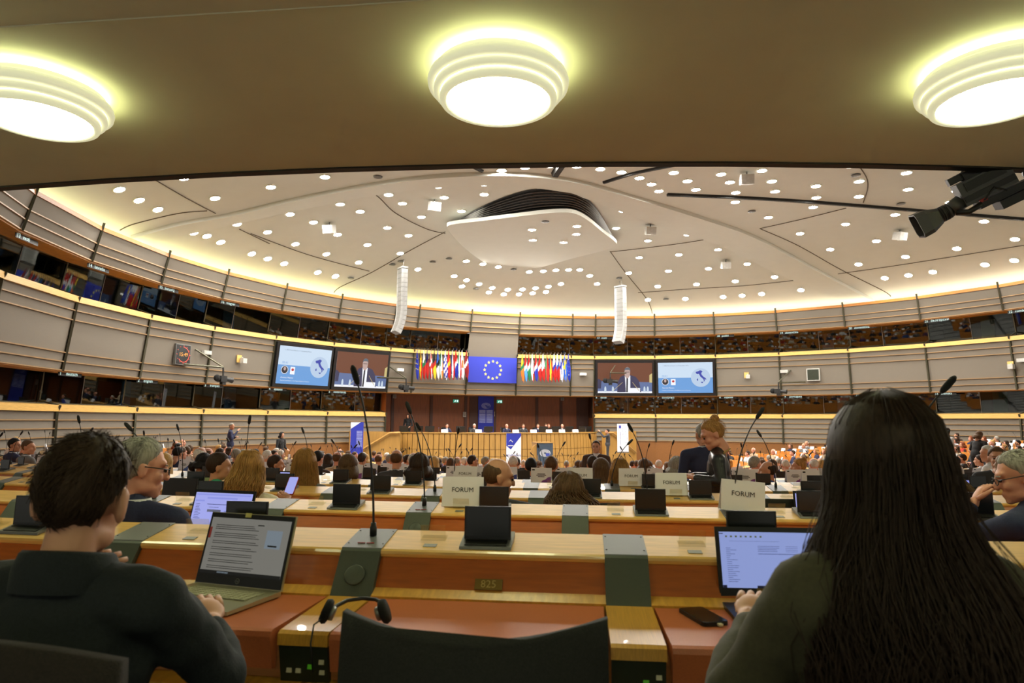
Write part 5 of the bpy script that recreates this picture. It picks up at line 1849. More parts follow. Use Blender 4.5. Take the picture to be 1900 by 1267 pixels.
# podium people, chairs, monitors, cards
B_pod = body_meshes(vox=0.018, jvox=0.022)
PPL = [(829, 'dark-haired man in a navy suit', 'short', 'dark brown', 'navy'), (880, 'white-haired man in a dark suit', 'crop', 'white', 'charcoal'), (940, 'grey-haired chairman in a navy suit', 'bald', 'grey', 'navy'), (971, 'man in a dark jacket looking down', 'short', 'brown', 'charcoal'), (998, 'dark-haired man in a dark suit', 'short', 'brown', 'navy'), (1018, 'woman with long reddish hair', 'long', 'reddish', 'black'), (1043, 'bald man in glasses', 'bald', 'brown', 'charcoal'), (1013, 'staff member in the back row', 'bun', 'brown', 'beige'), (752, 'seated operator at the podium equipment', 'short', 'grey', 'charcoal')]
for px, lb, hr, hc, cl in PPL:
    back_ = px in (1013, 752)
    dist = 40.0 if back_ else 38.3
    q = un_d(px, 790.5 if not back_ else 785, dist)
    rel = Vector((q.x, q.y)) - FX
    tt = rel.dot(BX)
    ss = 2.9 if not back_ else 0.9
    ss = sC + math.sqrt(max(0.1, (PR - (1.2 if not back_ else 3.0)) ** 2 - tt * tt))
    for _ in range(30):
        P = pod(ss, tt, PFL)
        e = to_px(P + Vector((0, 0, 1.15)))
        tt += (px - e[0]) / F_PX * e[2] * 0.9
        tt = max(-5.6, min(5.6, tt))
        ss = sC + math.sqrt(max(0.1, (PR - (1.2 if not back_ else 3.0)) ** 2 - tt * tt))
    P = pod(ss, tt, PFL)
    yaw = math.degrees(math.atan2(-AX.x, AX.y)) + rp.uniform(-12, 12)
    person('%s seated at the podium' % lb if not back_ else lb, T(P) @ RZ(math.radians(yaw)), B_pod, hr, hc, cl, 'skin_pink', 'white' if hr != 'long' else None, group='people seated at the podium')
    if not back_:
        ch = thing('podium_chair', 'black high-backed chair of the %s at the podium' % lb, 'chair', T(P) @ RZ(math.radians(yaw)))
        mb = MB(); mb.box((0, -0.24, 0.78), (0.46, 0.07, 0.62)); mk('backrest', mb, 'chair_fabric', ch)
        mb = MB(); mb.box((0, 0.0, 0.36), (0.46, 0.44, 0.08)); mk('seat', mb, 'chair_fabric', ch)
        mb = MB(); mb.tube([(0, 0, 0.02), (0, 0, 0.33)], 0.03, 8); mk('pedestal', mb, 'grey_metal', ch)


def podium_item(px, r, fn, label, name, cat, group=None):
    tt = 0.0
    for _ in range(30):
        ss = sC + math.sqrt(max(0.1, r * r - tt * tt))
        e = to_px(pod(ss, tt, PZ1))
        tt = max(-5.7, min(5.7, tt + (px - e[0]) / F_PX * e[2] * 0.9))
    P = pod(ss, tt, PZ1)
    t = thing(name, label, cat, frame(P, BX.to_3d(), (0, 0, 1)), group)
    fn(t)


def card_fn(t):
    mb = MB(); mb.prism([(-0.03, 0), (0.03, 0.17), (0.05, 0.17), (0.10, 0), (0.08, 0), (0.04, 0.15)], -0.18, 0.18, plane='yz'); mk('card_sheet', mb, 'paper', t)
    mb = MB(); mb.quad((-0.10, -0.012, 0.07), (0.10, -0.012, 0.07), (0.10, -0.006, 0.085), (-0.10, -0.006, 0.085)); mk('printed_name', mb, 'print_black', t)


def mon_fn(t):
    mb = MB(); mb.box((0, 0, 0.19), (0.50, 0.05, 0.30)); mk('monitor_panel', mb, 'black_plastic', t, RX(0.15))
    mb = MB(); mb.box((0, 0.05, 0.01), (0.24, 0.16, 0.02)); mk('monitor_foot', mb, 'black_plastic', t)
    mb = MB(); mb.box((0, 0.04, 0.06), (0.06, 0.03, 0.12)); mk('monitor_neck', mb, 'black_plastic', t)


def bottle_fn(t):
    mb = MB(); mb.lathe([(0.035, 0), (0.035, 0.15), (0.014, 0.20), (0.014, 0.24)], 10); mk('bottle_body', mb, 'acrylic', t, None, True)
    mb = MB(); mb.lathe([(0.016, 0.235), (0.016, 0.262)], 8); mk('bottle_cap', mb, 'print_blue', t)


for n_, px in enumerate((825, 888, 957, 990, 1019, 1043, 1068)):
    podium_item(px, PR - 0.12, card_fn, 'white name card on the podium bench, %s from the left' % ordw(n_ + 1), 'podium_name_card', 'card', 'name cards on the podium')
for n_, px in enumerate((749, 776, 797, 854, 906, 1008, 1031, 1056, 1080, 1092)):
    podium_item(px, PR - (0.32 if px in (797, 854, 906) else 0.65), mon_fn, 'black monitor on the podium bench, %s from the left' % ordw(n_ + 1), 'monitor', 'monitor', 'monitors on the podium')
for n_, px in enumerate((872, 897, 929, 814, 1087)):
    podium_item(px, PR - 0.3, bottle_fn, 'small water bottle on the podium bench, %s mentioned from the left' % ordw(n_ + 1) if False else 'small water bottle on the podium bench, beside the %s' % ('white-haired man', 'narrow monitor', 'chairman', 'dark-haired man', 'end monitors')[n_], 'water_bottle', 'bottle')


# ---------------------------------------------------------------- banners
def hemicycle_logo(par, cx, cz, w, y, m1='paper', m2='scr_navy'):
    mb = MB()
    for rr_, n_ in ((1.0, 26), (0.72, 20), (0.46, 14)):
        for s in range(n_):
            a = 2 * math.pi * s / n_
            b = a + 2 * math.pi / n_ * 0.62
            r1, r2 = w / 2 * rr_, w / 2 * (rr_ - 0.2)
            mb.poly([(cx + r * math.cos(q), y, cz + 0.62 * r * math.sin(q)) for r, q in ((r1, a), (r1, b), (r2, b), (r2, a))][::-1])
    lg = tag(mk('parliament_logo', mb, m1, par), kind='stuff')
    flat('logo_flag', [(cx + 0.05 * w, cz - 0.26 * w), (cx + 0.42 * w, cz - 0.26 * w), (cx + 0.42 * w, cz - 0.02 * w), (cx + 0.05 * w, cz - 0.02 * w)], m2, par, y - 0.004)


em('banner_text', (150, 158, 226), 0.02, (150, 158, 226)) if False else pm('banner_text', (168, 174, 226), 0.7)
p = un_wall(902, 735, RR - 0.12); pb_ = un_wall(902, 802, RR - 0.12)
q = math.atan2(p.x - C.x, p.y - C.y)
Hb = p.z - (-1.35)
M = frame((p.x, p.y, -1.35), (math.cos(q), -math.sin(q), 0), (0, 0, 1))
t = thing('hanging_banner', 'tall blue banner with a white parliament logo on the wood wall', 'banner', M)
mb = MB(); mb.box((0, 0.02, Hb / 2), (1.04, 0.04, Hb)); mk('banner_cloth', mb, 'blue_cloth', t)
hemicycle_logo(t, 0, Hb - 0.62, 0.62, -0.006, 'banner_text', 'print_blue')
for s_ in range(10):
    for sx in (-1, 1):
        flat('printed_line', [(sx * 0.24 - 0.21, Hb - 0.95 - 0.085 * s_), (sx * 0.24 + 0.21, Hb - 0.95 - 0.085 * s_), (sx * 0.24 + 0.21, Hb - 0.90 - 0.085 * s_), (sx * 0.24 - 0.21, Hb - 0.90 - 0.085 * s_)], 'banner_text', t, -0.004)
pm('notice_paper', (170, 160, 150), 0.7)


def rollup(px, y0, y1, dist, wpx, label, fn, yaw=0.0):
    a, b = un_d(px, y0, dist), un_d(px, y1, dist)
    Wd = wpx / F_PX * dist
    t = thing('rollup_banner', label, 'banner', T(a.x, a.y, b.z) @ RZ(yaw))
    Hh_ = a.z - b.z
    mb = MB(); mb.box((0, 0.02, Hh_ / 2), (Wd, 0.02, Hh_)); mk('banner_sheet', mb, 'paper', t)
    mb = MB(); mb.box((0, 0.02, 0.03), (Wd * 1.03, 0.16, 0.06)); mk('banner_foot', mb, 'grey_metal', t)
    mb = MB(); mb.box((0, 0.02, Hh_ + 0.012), (Wd, 0.035, 0.03)); mk('top_rail', mb, 'grey_metal', t)
    fn(t, Wd, Hh_)


def center_fn(t, W, H):
    y = 0.006
    flat('printed_pennant', [(-W / 2, H), (-W / 2, H * 0.66), (-W * 0.2, H * 0.56), (W / 2, H * 0.93), (W / 2, H)], 'blue_cloth', t, y)
    mb = MB()
    mb.tube([(-W * 0.22 + 0.11 * math.cos(a), y - 0.008, H * 0.76 + 0.11 * math.sin(a)) for a in (math.pi / 2 * i for i in range(5))], 0.022, 4)
    mk('printed_emblem', mb, 'paper', t)
    flat('printed_line', [(-W * 0.4, H * 0.655), (-W * 0.04, H * 0.655), (-W * 0.04, H * 0.675), (-W * 0.4, H * 0.675)], 'paper', t, y - 0.006)
    mk('lettering', text_mesh('#CoRplenary', 0.15), 'print_blue', t, T(0, y - 0.004, H * 0.40) @ RX(math.pi / 2))


def left_fn(t, W, H):
    y = 0.006
    flat('printed_field', [(-W / 2, 0), (W / 2, 0), (W / 2, H), (W * 0.30, H), (-W / 2, H * 0.80)], 'blue_cloth', t, y)
    for s_ in range(14):
        flat('printed_line', [(-0.02, H * (0.72 - 0.035 * s_)), (W * 0.42, H * (0.72 - 0.035 * s_)), (W * 0.42, H * (0.735 - 0.035 * s_)), (-0.02, H * (0.735 - 0.035 * s_))], 'banner_text', t, y - 0.004)


def right_fn(t, W, H):
    y = 0.006
    flat('printed_flag', [(-W * 0.34, H * 0.84), (-W * 0.16, H * 0.84), (-W * 0.16, H * 0.94), (-W * 0.34, H * 0.94)], 'blue_cloth', t, y)
    mk('lettering', text_mesh('European Committee of the Regions', 0.14, 'LEFT'), 'print_blue', t, T(-W * 0.22, y - 0.004, H * 0.06) @ RX(math.pi / 2) @ RZ(math.pi / 2) @ SC(H * 0.75 / 2.35))
    rr_ = random.Random(3)
    for _ in range(26):
        x, z = rr_.uniform(-0.05, 0.45) * W, rr_.uniform(0.1, 0.95) * H
        flat('printed_speck', [(x, z), (x + 0.03, z), (x + 0.03, z + 0.02), (x, z + 0.02)], 'print_purple' if rr_.random() < 0.5 else 'print_blue', t, y)


rollup(953.5, 804, 872, 34.6, 28.5, 'white roll-up banner with blue pennant in front of the podium', center_fn, 0.33)
rollup(663, 783, 846, 33.5, 23, 'blue roll-up banner with white corner left of the podium', left_fn, 0.33)
rollup(1155.5, 786, 840, 38.0, 21, 'tall white roll-up banner right of the podium', right_fn, 0.1)

# lectern
P = un_d(1011, 822, 33.2)
t = thing('lectern', 'wooden lectern with a grey-blue front panel and white parliament logo', 'lectern', T(P.x, P.y, PZ0) @ RZ(0.34))
Hl = P.z - PZ0
mb = MB(); mb.box((0, 0, Hl / 2), (0.82, 0.05, Hl)); pm('lectern_front', (58, 74, 92), 0.5); mk('front_panel', mb, 'lectern_front', t)
mb = MB(); mb.prism([(-0.10, 0), (0.7, 0), (0.7, Hl), (0.02, Hl + 0.03)], -0.40, -0.37, plane='yz'); mk('side_panel', mb, 'podium_wood', t)
mb = MB(); mb.prism([(-0.10, 0), (0.7, 0), (0.7, Hl), (0.02, Hl + 0.03)], 0.37, 0.40, plane='yz'); mk('side_panel', mb, 'podium_wood', t)
mb = MB(); mb.box((0, 0.32, Hl + 0.02), (0.86, 0.74, 0.04)); mk('lectern_top', mb, 'podium_wood', t)
mb = MB(); mb.prism([(-0.75, 0), (-0.42, 0), (-0.42, Hl * 0.97), (-0.62, Hl * 0.9), (-0.72, Hl * 0.75)], 0.02, 0.06); mk('side_wing', mb, 'podium_wood', t)
hemicycle_logo(t, 0, Hl * 0.70, 0.56, -0.03, 'paper', 'print_blue')

# small notices and boxes on the wood wall
def recess_frame(px, py):
    p = un_wall(px, py, RR - 0.08)
    q = math.atan2(p.x - C.x, p.y - C.y)
    return frame(p, (math.cos(q), -math.sin(q), 0), (0, 0, 1))


for px, py, w_, h_, lb in ((862, 769, 0.22, 0.33, 'pale paper notice on the wood wall left of the hanging banner'), (917.5, 768, 0.05, 0.3, 'narrow pale notice on the wood wall right of the hanging banner')):
    t = thing('paper_notice', lb, 'notice', recess_frame(px, py))
    mb = MB(); mb.box((0, 0.01, 0), (w_, 0.012, h_)); mk('notice_sheet', mb, 'notice_paper', t)
    for s_ in range(3):
        flat('printed_line', [(-w_ * 0.38, h_ * (0.3 - 0.25 * s_)), (w_ * 0.38, h_ * (0.3 - 0.25 * s_)), (w_ * 0.38, h_ * (0.36 - 0.25 * s_)), (-w_ * 0.38, h_ * (0.36 - 0.25 * s_))], 'screw', t, -0.001)
for px, py, lb in ((732, 735.5, 'left'), (1043.5, 740, 'right')):
    t = thing('square_speaker', 'small pale square loudspeaker at the %s top of the wood wall' % lb, 'loudspeaker', recess_frame(px, py))
    mb = MB(); mb.box((0, 0.02, 0), (0.2, 0.1, 0.22)); mk('speaker_body', mb, 'notice_paper', t)
    mb = MB(); mb.box((0, -0.033, 0), (0.16, 0.01, 0.18)); mk('grille', mb, 'speaker_grille', t)

# ---------------------------------------------------------------- wall equipment
def wall_frame(px, py, R, off=0.0):
    p = un_wall(px, py, R - off)
    q = math.atan2(p.x - C.x, p.y - C.y)
    return frame(p, (math.cos(q), -math.sin(q), 0), (0, 0, 1))


# clock
M = wall_frame(340, 658, RW + 0.1, 0.16)
t = thing('digital_clock', 'square black digital clock with red ring of dots on the left wall', 'clock', M)
mb = MB(); mb.box((0, 0.06, 0), (0.82, 0.12, 0.86)); mk('clock_case', mb, 'grey_metal', t)
mb = MB(); mb.box((0, -0.004, 0), (0.76, 0.01, 0.80)); mk('clock_face', mb, 'frame_black', t)
em('clock_red', (255, 90, 70), 1.6); em('clock_orange', (255, 170, 60), 1.6)
for s in range(60):
    a = 2 * math.pi * s / 60
    if s <= 38:
        mb = MB(); mb.ball((0.31 * math.sin(a), -0.012, 0.31 * math.cos(a)), (0.016, 0.006, 0.016), 6, 4); mk('second_dot', mb, 'clock_red', t)
for s in range(12):
    a = 2 * math.pi * s / 12
    mb = MB(); mb.ball((0.36 * math.sin(a), -0.012, 0.36 * math.cos(a)), (0.016, 0.006, 0.016), 6, 4); mk('hour_dot', mb, 'clock_red', t)
mk('lettering', text_mesh('15:49', 0.22), 'clock_orange', t, T(0, -0.012, 0) @ RX(math.pi / 2))

for n_, (px, py, lb) in enumerate(((385, 654, 'on the left wall by the clock'), (743, 686, 'left of the flags'), (1082, 694, 'right of the flags'), (1455, 689, 'above the wall camera on the right'), (1896, 668, 'at the far right picture edge'))):
    M = wall_frame(px, py, RW + 0.1, 0.16)
    t = thing('emergency_light', 'small white box light %s' % lb, 'light', M, 'white wall lights')
    mb = MB(); mb.box((0, 0.04, 0), (0.42, 0.14, 0.17)); mk('light_body', mb, 'white_paint', t)
    mb = MB(); mb.box((0, -0.034, 0), (0.36, 0.01, 0.11)); mk('light_diffuser', mb, 'strip_light' if n_ in (1, 2) else 'white_paint', t)
for px, py, lb in ((447, 667, 'on the left wall right of the clock'), (1387, 697, 'right of the right-hand screen'), (1877, 678, 'far along the right wall')):
    M = wall_frame(px, py, RW + 0.12, 0.16)
    t = thing('cube_speaker', 'small white cube loudspeaker on a wooden plate, %s' % lb, 'loudspeaker', M)
    mb = MB(); mb.box((-0.06, 0.05, 0.03), (0.26, 0.04, 0.34)); mk('mounting_plate', mb, 'sill_wood', t)
    mb = MB(); mb.box((0.04, -0.12, -0.06), (0.22, 0.22, 0.22)); mk('speaker_box', mb, 'white_paint', t)
    mb = MB(); mb.tube([(0.0, 0.04, 0.08), (0.02, -0.06, 0.10), (0.04, -0.10, 0.04)], 0.02, 6); mk('bracket', mb, 'white_paint', t)
M = wall_frame(1509, 695, RW + 0.12, 0.16)
t = thing('grille_speaker', 'square dark grille loudspeaker in a pale frame on the right wall', 'loudspeaker', M)
mb = MB(); mb.box((0, 0.05, 0), (0.70, 0.16, 0.70)); mk('speaker_frame', mb, 'white_paint', t)
mb = MB(); mb.box((0, -0.035, 0), (0.60, 0.02, 0.60)); mk('grille', mb, 'panel_dark', t)
for px, py, lb in ((1193.5, 770, ''), (1449, 779, ''), ):
    pass


def small_camera(px, py, R, label, arm=1, bar=True):
    M = wall_frame(px, py, R, 1.1)
    t = thing('remote_camera', label, 'camera', M)
    mb = MB(); mb.box((0, 0, 0), (0.34, 0.24, 0.26)); mk('camera_body', mb, 'black_plastic', t)
    mb = MB(); mb.tube([(0.15, -0.02, 0), (0.36, -0.05, -0.02)], [0.09, 0.10], 12); mk('lens', mb, 'black_plastic', t)
    mb = MB(); mb.tube([(0.36, -0.05, -0.02), (0.50, -0.07, -0.035)], [0.10, 0.13], 12); mk('lens_hood', mb, 'black_plastic', t)
    mb = MB(); mb.ball((-0.26, 0.02, 0.03), (0.16, 0.13, 0.15)); mk('viewfinder', mb, 'black_foam', t)
    mb = MB(); mb.box((0.05, 0, -0.19), (0.20, 0.16, 0.12)); mk('pan_head', mb, 'black_plastic', t)
    mb = MB(); mb.tube([(0.05, 0, 0.12), (0.05, 0.02, 0.50)], 0.035, 8); mk('drop_post', mb, 'black_plastic', t)
    if bar:
        mb = MB(); mb.tube([(0.05, 0.02, 0.50), (-arm * 1.4, 0.85, 0.55)], 0.04, 4); mk('bracket_bar', mb, 'mullion_metal', t)
        mb = MB(); mb.tube([(0.05, 0.02, 0.52), (-arm * 0.62, 0.95, 1.25)], 0.035, 4); mk('bracket_stay', mb, 'mullion_metal', t)


small_camera(412, 703, RW + 0.2, 'remote television camera on a bracket by the left wall', 1)
small_camera(752, 719, RW + 0.2, 'remote television camera below the left flags', 1)
small_camera(1131, 707, RW + 0.2, 'small box camera below the right flags', -1)
small_camera(1443, 726, RW + 0.2, 'remote television camera on a bracket by the right wall', -1)

# ceiling boxes, pendants and round grilles
for px, py, lb in ((611, 425, 'left of the canopy'), (806, 383, 'just left of the canopy'), (1386, 333, 'near the gallery edge'), (1207, 428, 'just right of the canopy'), (1670, 438, 'on the right half of the dome'), (1347, 492, 'above the right screens')):
    p = un_dome(px, py, 0.30)
    t = thing('hanging_speaker', 'small white ceiling box %s' % lb, 'loudspeaker', T(p) @ RZ(rp.uniform(-0.4, 0.4)))
    mb = MB(); mb.box((0, 0, 0), (0.46, 0.40, 0.36)); mk('box_body', mb, 'white_paint', t, RX(0.25))
    mb = MB(); mb.tube([(0, 0, 0.15), (0, 0, 0.34)], 0.03, 6); mk('stem', mb, 'grey_metal', t)
for px, py in ((744, 485), (728, 491), (1149, 516), (1395, 392), (701, 328), (1588, 325), (1012, 411), (651, 516), (833, 480), (803, 486), (953, 500), (883, 536), (1236, 555), (1672, 378)):
    p = un_dome(px, py, 0.02) if px != 1012 else un_z(px, py, ZP - 0.01)
    mb = MB(); mb.lathe([(0.17, 0), (0.17, -0.02), (0.12, -0.03), (0.02, -0.03)], 14)
    tag(mk('ceiling_grille', mb, 'plate_grey', None, T(p), True), 'small round grey grille flush in the white ceiling', 'grille', 'round grilles in the ceiling')

# ---------------------------------------------------------------- television camera hanging from the gallery
P0 = un_d(1800, 372, 4.7)
xa = (un_d(1890, 340, 4.58) - un_d(1742, 412, 4.78)).normalized()
zc_ = Vector((-0.35, -0.15, 1)).normalized()
Mcam = frame(P0, xa, zc_) 
tv = thing('television_camera', 'large black studio television camera hanging below the gallery edge', 'camera', Mcam)
pm('cam_grey', (74, 74, 74), 0.4, 0.1); pm('cam_black', (26, 25, 25), 0.45)
def cpart(name, mb, m='cam_black', sm=False, Mx=None):
    return mk(name, mb, m, tv, Mx, sm)
mb = MB(); mb.box((0.12, 0, 0.06), (0.34, 0.14, 0.17)); cpart('camera_body', mb, 'cam_grey')
mb = MB(); mb.box((0.12, -0.075, 0.02), (0.33, 0.012, 0.04)); cpart('side_rail', mb)
mb = MB(); mb.box((0.17, 0, 0.17), (0.30, 0.10, 0.07)); cpart('viewfinder', mb)
mb = MB(); mb.box((-0.02, 0.0, 0.18), (0.10, 0.06, 0.05)); cpart('viewfinder_hood', mb)
mb = MB(); mb.tube([(-0.05, 0, 0.02), (-0.13, 0, 0.0)], [0.055, 0.058], 16); cpart('lens_mount', mb, 'cam_grey', True)
mb = MB(); mb.tube([(-0.13, 0, 0.0), (-0.16, 0, 0.0), (-0.24, 0, -0.005)], [0.052, 0.050, 0.052], 16); cpart('lens_barrel', mb, 'cam_black', True)
for s in range(3):
    mb = MB(); mb.tube([(-0.14 - 0.035 * s, 0, 0.0), (-0.155 - 0.035 * s, 0, 0.0)], [0.056, 0.056], 16); cpart('lens_ring', mb, 'cam_grey', True)
mb = MB()
def octo(x, w, h, c):
    return [(x, y, z) for y, z in ((-w + c, -h), (w - c, -h), (w, -h + c), (w, h - c), (w - c, h), (-w + c, h), (-w, h - c), (-w, -h + c))]
mb.loft([octo(-0.215, 0.058, 0.058, 0.022), octo(-0.26, 0.082, 0.075, 0.025), octo(-0.30, 0.102, 0.088, 0.028), octo(-0.37, 0.106, 0.092, 0.028), octo(-0.37, 0.096, 0.082, 0.026), octo(-0.30, 0.09, 0.078, 0.026), octo(-0.25, 0.05, 0.05, 0.02)])
cpart('lens_hood', mb, 'cam_grey')
for s in range(5):
    mb = MB(); mb.tube([(-0.215 + 0.012 * s, 0, 0.0), (-0.208 + 0.012 * s, 0, 0.0)], [0.058, 0.058], 20); cpart('focus_rib', mb, 'cam_black', True)
for s in range(4):
    mb = MB(); mb.box((0.0 + 0.03 * s, -0.074, 0.075), (0.012, 0.008, 0.012)); cpart('switch', mb, 'grey_metal')
mb = MB(); mb.tube([(0.02, 0, 0.145), (0.04, 0, 0.20), (0.20, 0, 0.225), (0.26, 0, 0.15)], 0.014, 8); cpart('carry_handle', mb, 'cam_black', True)
mb = MB(); mb.box((0.12, -0.079, 0.10), (0.26, 0.006, 0.06)); cpart('side_cover', mb, 'cam_black')
mb = MB(); mb.tube([(-0.12, -0.05, -0.03), (-0.06, -0.085, -0.06), (0.03, -0.085, -0.05)], 0.02, 8); cpart('zoom_servo', mb, 'cam_black', True)
mb = MB(); mb.box((0.20, 0, -0.06), (0.36, 0.12, 0.05)); cpart('mounting_plate', mb)
mb = MB(); mb.box((0.24, 0, -0.12), (0.22, 0.16, 0.06)); cpart('pan_head', mb)
mb = MB(); mb.box((0.05, -0.08, -0.03), (0.05, 0.012, 0.02)); cpart('red_tag', mb, 'red_label')
mb = MB(); mb.tube([(-0.02, -0.03, -0.05), (0.06, -0.09, -0.03), (0.14, -0.09, 0.02), (0.2, -0.08, -0.04)], 0.006, 6); cpart('cable', mb, 'cam_black', True)
mb = MB(); mb.tube([(0.36, 0, 0.05), (0.44, 0.0, 0.10), (0.5, 0, 0.3), (0.44, 0, 0.65)], 0.025, 8); cpart('suspension_arm', mb, 'cam_black', True)
mb = MB(); mb.lathe([(0.03, 0), (0.045, 0.02), (0.045, 0.06), (0.03, 0.08)], 14); cpart('focus_knob', mb, 'cam_grey', True, T(0.36, -0.06, 0.0) @ RX(math.pi / 2))

# ================================================================== THINGS ON THE NEAREST DESKS
ZPAD = row_floor(0) + 0.746
em('mail_bg', (172, 178, 250), 0.85); em('mail_panel', (150, 158, 240), 0.85); em('mail_text', (60, 66, 130), 0.6); em('mail_grey', (120, 124, 150), 0.6)
em('doc_bg', (150, 148, 140), 0.52); em('doc_text', (70, 68, 66), 0.35); em('doc_bar', (20, 22, 28), 0.3); em('doc_red', (150, 50, 40), 0.4); em('doc_blue', (150, 164, 176), 0.5)
em('xl_bg', (150, 166, 226), 0.8); em('xl_line', (84, 98, 160), 0.6); em('xl_bar', (20, 24, 60), 0.4); em('xl_green', (140, 150, 80), 0.3)


def laptop(label, hl, hr, front_dir, depth, lidh, lean, base_m, lid_m, screen_fn, z=None, keys=True):
    """hl, hr: hinge ends (world), front_dir: towards the user"""
    x = (hr - hl)
    W = x.length
    M = frame(hl, x, (0, 0, 1))
    t = thing('laptop', label, 'laptop', M)
    mb = MB(); mb.prism([(-depth, 0.0), (0, 0.0), (0, 0.014), (-depth, 0.010)], 0, W, plane='yz'); mk('keyboard_base', mb, base_m, t)
    if keys:
        rows_ = 5
        for r_ in range(rows_):
            n_ = 13
            for c_ in range(n_):
                kw = (W - 0.06) / n_
                mb = MB(); mb.box((0.03 + kw * (c_ + 0.5), -0.045 - 0.019 * r_, 0.0145), (kw * 0.84, 0.0155, 0.003))
                mk('key', mb, 'black_plastic' if base_m == 'black_plastic' else 'key_silver', t)
        mb = MB(); mb.box((W / 2, -depth + 0.045, 0.0115), (W * 0.32, 0.06, 0.0015)); mk('touchpad', mb, base_m if base_m != 'black_plastic' else 'frame_black', t)
    L = T(0, 0.0, 0.014) @ RX(-lean)
    mb = MB(); mb.box((W / 2, 0.004, lidh / 2), (W, 0.008, lidh)); l = mk('lid', mb, lid_m, t, L)
    mb = MB(); mb.box((W / 2, -0.001, lidh / 2), (W - 0.006, 0.004, lidh - 0.006)); mk('bezel', mb, 'frame_black', l)
    sw, sh = W - 0.022, lidh - 0.052
    mb = MB(); mb.poly([(0, 0, 0), (sw, 0, 0), (sw, 0, sh), (0, 0, sh)])
    return t, l, sw, sh


pm('key_silver', (176, 172, 142), 0.5)


def R4(a, b, c, d):
    return [(a, b), (c, b), (c, d), (a, d)]


def bars(scr, m, L, y, W, H):
    for (a, b, c, d) in L:
        flat('screen_line', [(a * W, b * H), (c * W, b * H), (c * W, d * H), (a * W, d * H)], m, scr, y)


# silver laptop of the young man
hl, hr = un_z(326, 1085, ZPAD + 0.004), un_z(521, 1106, ZPAD + 0.004)
hl = hr + (hl - hr).normalized() * 0.345
t, l, sw, sh = laptop('open silver laptop with a text page on screen before the young man', hl, hr, None, 0.235, 0.232, math.radians(16), 'silver_laptop', 'silver_laptop', None)
scr = mk('screen', (lambda q: (q.poly([(0, 0, 0), (sw, 0, 0), (sw, 0, sh), (0, 0, sh)]), q)[1])(MB()), 'doc_bg', l, T(0.011, -0.0035, 0.034))
rr_ = random.Random(5)
zz = 0.86
L_ = []
while zz > 0.1:
    for _ in range(rr_.choice((2, 2, 3))):
        L_.append((0.07, zz, 0.07 + rr_.uniform(0.45, 0.6), zz + 0.012))
        zz -= 0.035
    zz -= 0.04
bars(scr, 'doc_text', L_, -0.0008, sw, sh)
bars(scr, 'doc_bar', [(0, 0, 1, 0.055), (0.60, 0.885, 0.68, 0.905)], -0.001, sw, sh)
bars(scr, 'doc_red', [(-0.0, 0.62, 0.03, 0.82)], -0.001, sw, sh)
bars(scr, 'doc_blue', [(0.73, 0.50, 0.92, 0.82), (0.22, 0.015, 0.36, 0.04)], -0.001, sw, sh)
bars(scr, 'doc_bar', [(0.77, 0.53, 0.88, 0.56)], -0.0014, sw, sh)
mb = MB(); mb.tube([(sw / 2 + 0.011 + 0.008 * math.cos(a), -0.004, 0.017 + 0.008 * math.sin(a)) for a in (2 * math.pi * i / 16 for i in range(17))], 0.0008, 4)
mk('maker_mark', mb, 'grey_metal', l)
mk('lettering', text_mesh('hp', 0.010), 'grey_metal', l, T(sw / 2 + 0.011, -0.0042, 0.0175) @ RX(math.pi / 2))
mb = MB(); mb.box((sw * 0.49, -0.006, 0.226), (0.022, 0.004, 0.014)); mk('webcam_cover', mb, 'star_yellow', l)
mb = MB(); mb.box((0.235, -0.19, 0.0118), (0.022, 0.016, 0.001)); mk('sticker', mb, 'print_blue', t)
mb = MB(); mb.box((0.275, -0.195, 0.0118), (0.03, 0.014, 0.001)); mk('sticker', mb, 'paper', t)

# black laptop of the woman
hl = un_z(1337, 1122, ZPAD + 0.002)
xd = Vector((math.cos(math.radians(-4)), math.sin(math.radians(-4)), 0))
hr = hl + xd * 0.325
t, l, sw, sh = laptop('open black laptop with a pale blue spreadsheet before the long-haired woman', hl, hr, None, 0.225, 0.218, math.radians(14), 'black_plastic', 'black_plastic', None)
scr = mk('screen', (lambda q: (q.poly([(0, 0, 0), (sw, 0, 0), (sw, 0, sh), (0, 0, sh)]), q)[1])(MB()), 'xl_bg', l, T(0.011, -0.0035, 0.036))
bars(scr, 'xl_line', [(0.06, 0.70 - 0.035 * i, 0.06 + rr_.uniform(0.03, 0.12), 0.708 - 0.035 * i) for i in range(18)] + [(0.38, 0.74 - 0.03 * i, 0.38 + rr_.uniform(0.18, 0.22), 0.748 - 0.03 * i) for i in range(4)] + [(0.66, 0.74 - 0.03 * i, 0.78, 0.746 - 0.03 * i) for i in range(4)] + [(0.38, 0.60, 0.85, 0.612), (0.1, 0.83, 0.6, 0.834)], -0.0008, sw, sh)
bars(scr, 'xl_bar', [(0.0, 0.0, 0.04, 0.045), (0.34, 0.0, 1.0, 0.045), (0.0, 0.96, 0.04, 0.975)], -0.001, sw, sh)
bars(scr, 'xl_green', [(0.06 + 0.05 * i, 0.9, 0.08 + 0.05 * i, 0.93) for i in range(8)], -0.001, sw, sh)
mb = MB(); mb.box((0.055, -0.012, 0.0142), (0.035, 0.008, 0.001)); mk('keyboard_badge', mb, 'brass_text', t)
mb = MB(); mb.box((0.06, -0.195, 0.011), (0.03, 0.02, 0.001)); mk('sticker', mb, 'paper', t)

